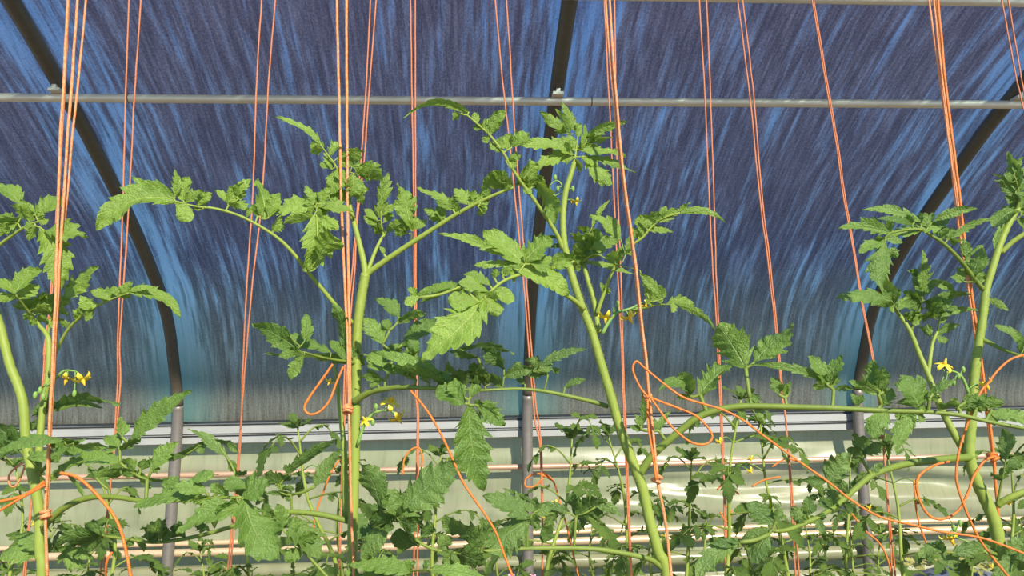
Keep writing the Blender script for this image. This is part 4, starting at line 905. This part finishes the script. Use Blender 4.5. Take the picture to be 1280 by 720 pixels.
# ------------------------------------------------------------------ undergrowth along the side sheet
def weed(x, h, Y, label, seed, petals=None, tone='leaf_back'):
    rnd = random.Random(seed); g = Vector((x, Y, 0)); root = empty('leafy_weed', g)
    tag(root, label, 'weed', 'leafy weeds along the foot of the side sheet')
    n = rnd.randint(3, 4)
    for s_ in range(n):
        a = rnd.uniform(0, 6.28); lean = rnd.uniform(.05, .22)
        tip = g + Vector((math.cos(a) * lean, math.sin(a) * lean * .6, h * rnd.uniform(.75, 1)))
        S = cr_sample([g, g.lerp(tip, .5) + Vector((0, 0, .04)), tip], 5); mb = MB(); mb.tube(S, [.005 * (1 - .6 * i / len(S)) for i in range(len(S))], 6)
        st = mb.build('stalk', M['stem_dark'], root)
        for k in range(9):
            f = 1 - .5 * (k / 9) ** 1.2; p = S[min(len(S) - 1, int(f * (len(S) - 1)))]
            b = rnd.uniform(0, 6.28); d = Vector((math.cos(b), math.sin(b), rnd.uniform(-.2, .7)))
            put_leaf(rnd.choice(UNIT), st, p - g, d, Vector((0, -.5, 1)), rnd.uniform(.06, .12), 'leaf', rnd.uniform(-.5, .5))
        if petals:
            mb = MB()
            for k in range(6):
                b = k * 1.047; d = Vector((math.cos(b), 0, math.sin(b))); q = Vector((-d.z, 0, d.x)); t = tip + Vector((0, -.03, .02))
                mb.grid([[t - q * .004, t + q * .004], [t + d * .015 - q * .009, t + d * .015 + q * .009 + Vector((0, -.004, 0))], [t + d * .026 - q * .003, t + d * .026 + q * .003]])
            mb.build('blossom', M[petals], root)
rw = random.Random(11)
for i in range(22):
    x = -2.75 + i * .285 + rw.uniform(-.08, .08); Y = rw.uniform(3.5, 4.25)
    pink = abs(x - .55) < .16
    hgt = (EYE.z + (Y / 4.3) * -.80) + rw.uniform(-.02, .10)
    if abs(x - 2.53) < .62: Y = 3.40; hgt = EYE.z - .66
    weed(x, hgt, Y, 'low leafy weed with pink blossoms at the foot of the side sheet' if pink else 'low green leafy weed at the foot of the side sheet', 500 + i, 'pink_petal' if pink else None)

# blue sack with a heap of yellowed leaves on it, by the right-hand post
c = P(1195, 716, 3.95); sx = P(1240, 716, 3.95).x - P(1120, 716, 3.95).x
zt = P(1190, 706, 3.95).z
rows = []
for j in range(15):
    f = j / 14; row = []
    for k in range(25):
        a = 2 * math.pi * k / 24; rr = (.86 + .14 * math.sin(f * 3.1)) * (1 if f < .8 else math.sqrt(max(0, 1 - ((f - .8) / .2) ** 2 * .98)))
        d = Vector((math.cos(a), math.sin(a), 0)); q = 1 + .10 * noise.noise(Vector((math.cos(a) * 1.6, math.sin(a) * 1.6, f * 3.2)))
        row.append(Vector((c.x + d.x * sx * .55 * rr * q, 3.95 + d.y * .22 * rr * q, zt * f * (1 + .02 * noise.noise(d * 2)))))
    rows.append(row)
m = MB(); m.grid(rows); sack = m.build('plastic_sack', M['sack_blue'], None, origin=Vector((c.x, 3.95, 0)))
tag(sack, 'bulging blue plastic sack standing by the side sheet behind the bent-stemmed plant', 'sack')
PALE = []
for v_ in range(4):
    me = UNIT[v_].copy(); me.materials.clear(); me.materials.append(M['leaf_pale']); PALE.append(me)
heap = empty('leaf_heap', (c.x - .08, 3.93, zt)); tag(heap, 'heap of crumpled pale yellow leaves on the blue sack', 'leaf heap')
rh = random.Random(3)
for i in range(70):
    p = Vector((rh.uniform(-.23, .20), rh.uniform(-.16, .06), 0)); p.z = .07 * max(0, 1 - (p.x / .26) ** 2) * rh.random() + .0
    a = rh.uniform(0, 6.28)
    put_leaf(rh.choice(PALE), heap, p, Vector((math.cos(a), math.sin(a), rh.uniform(-.2, .6))), Vector((rh.uniform(-.5, .5), -.6, 1)), rh.uniform(.04, .075), 'leaf', rh.uniform(-.6, .6))
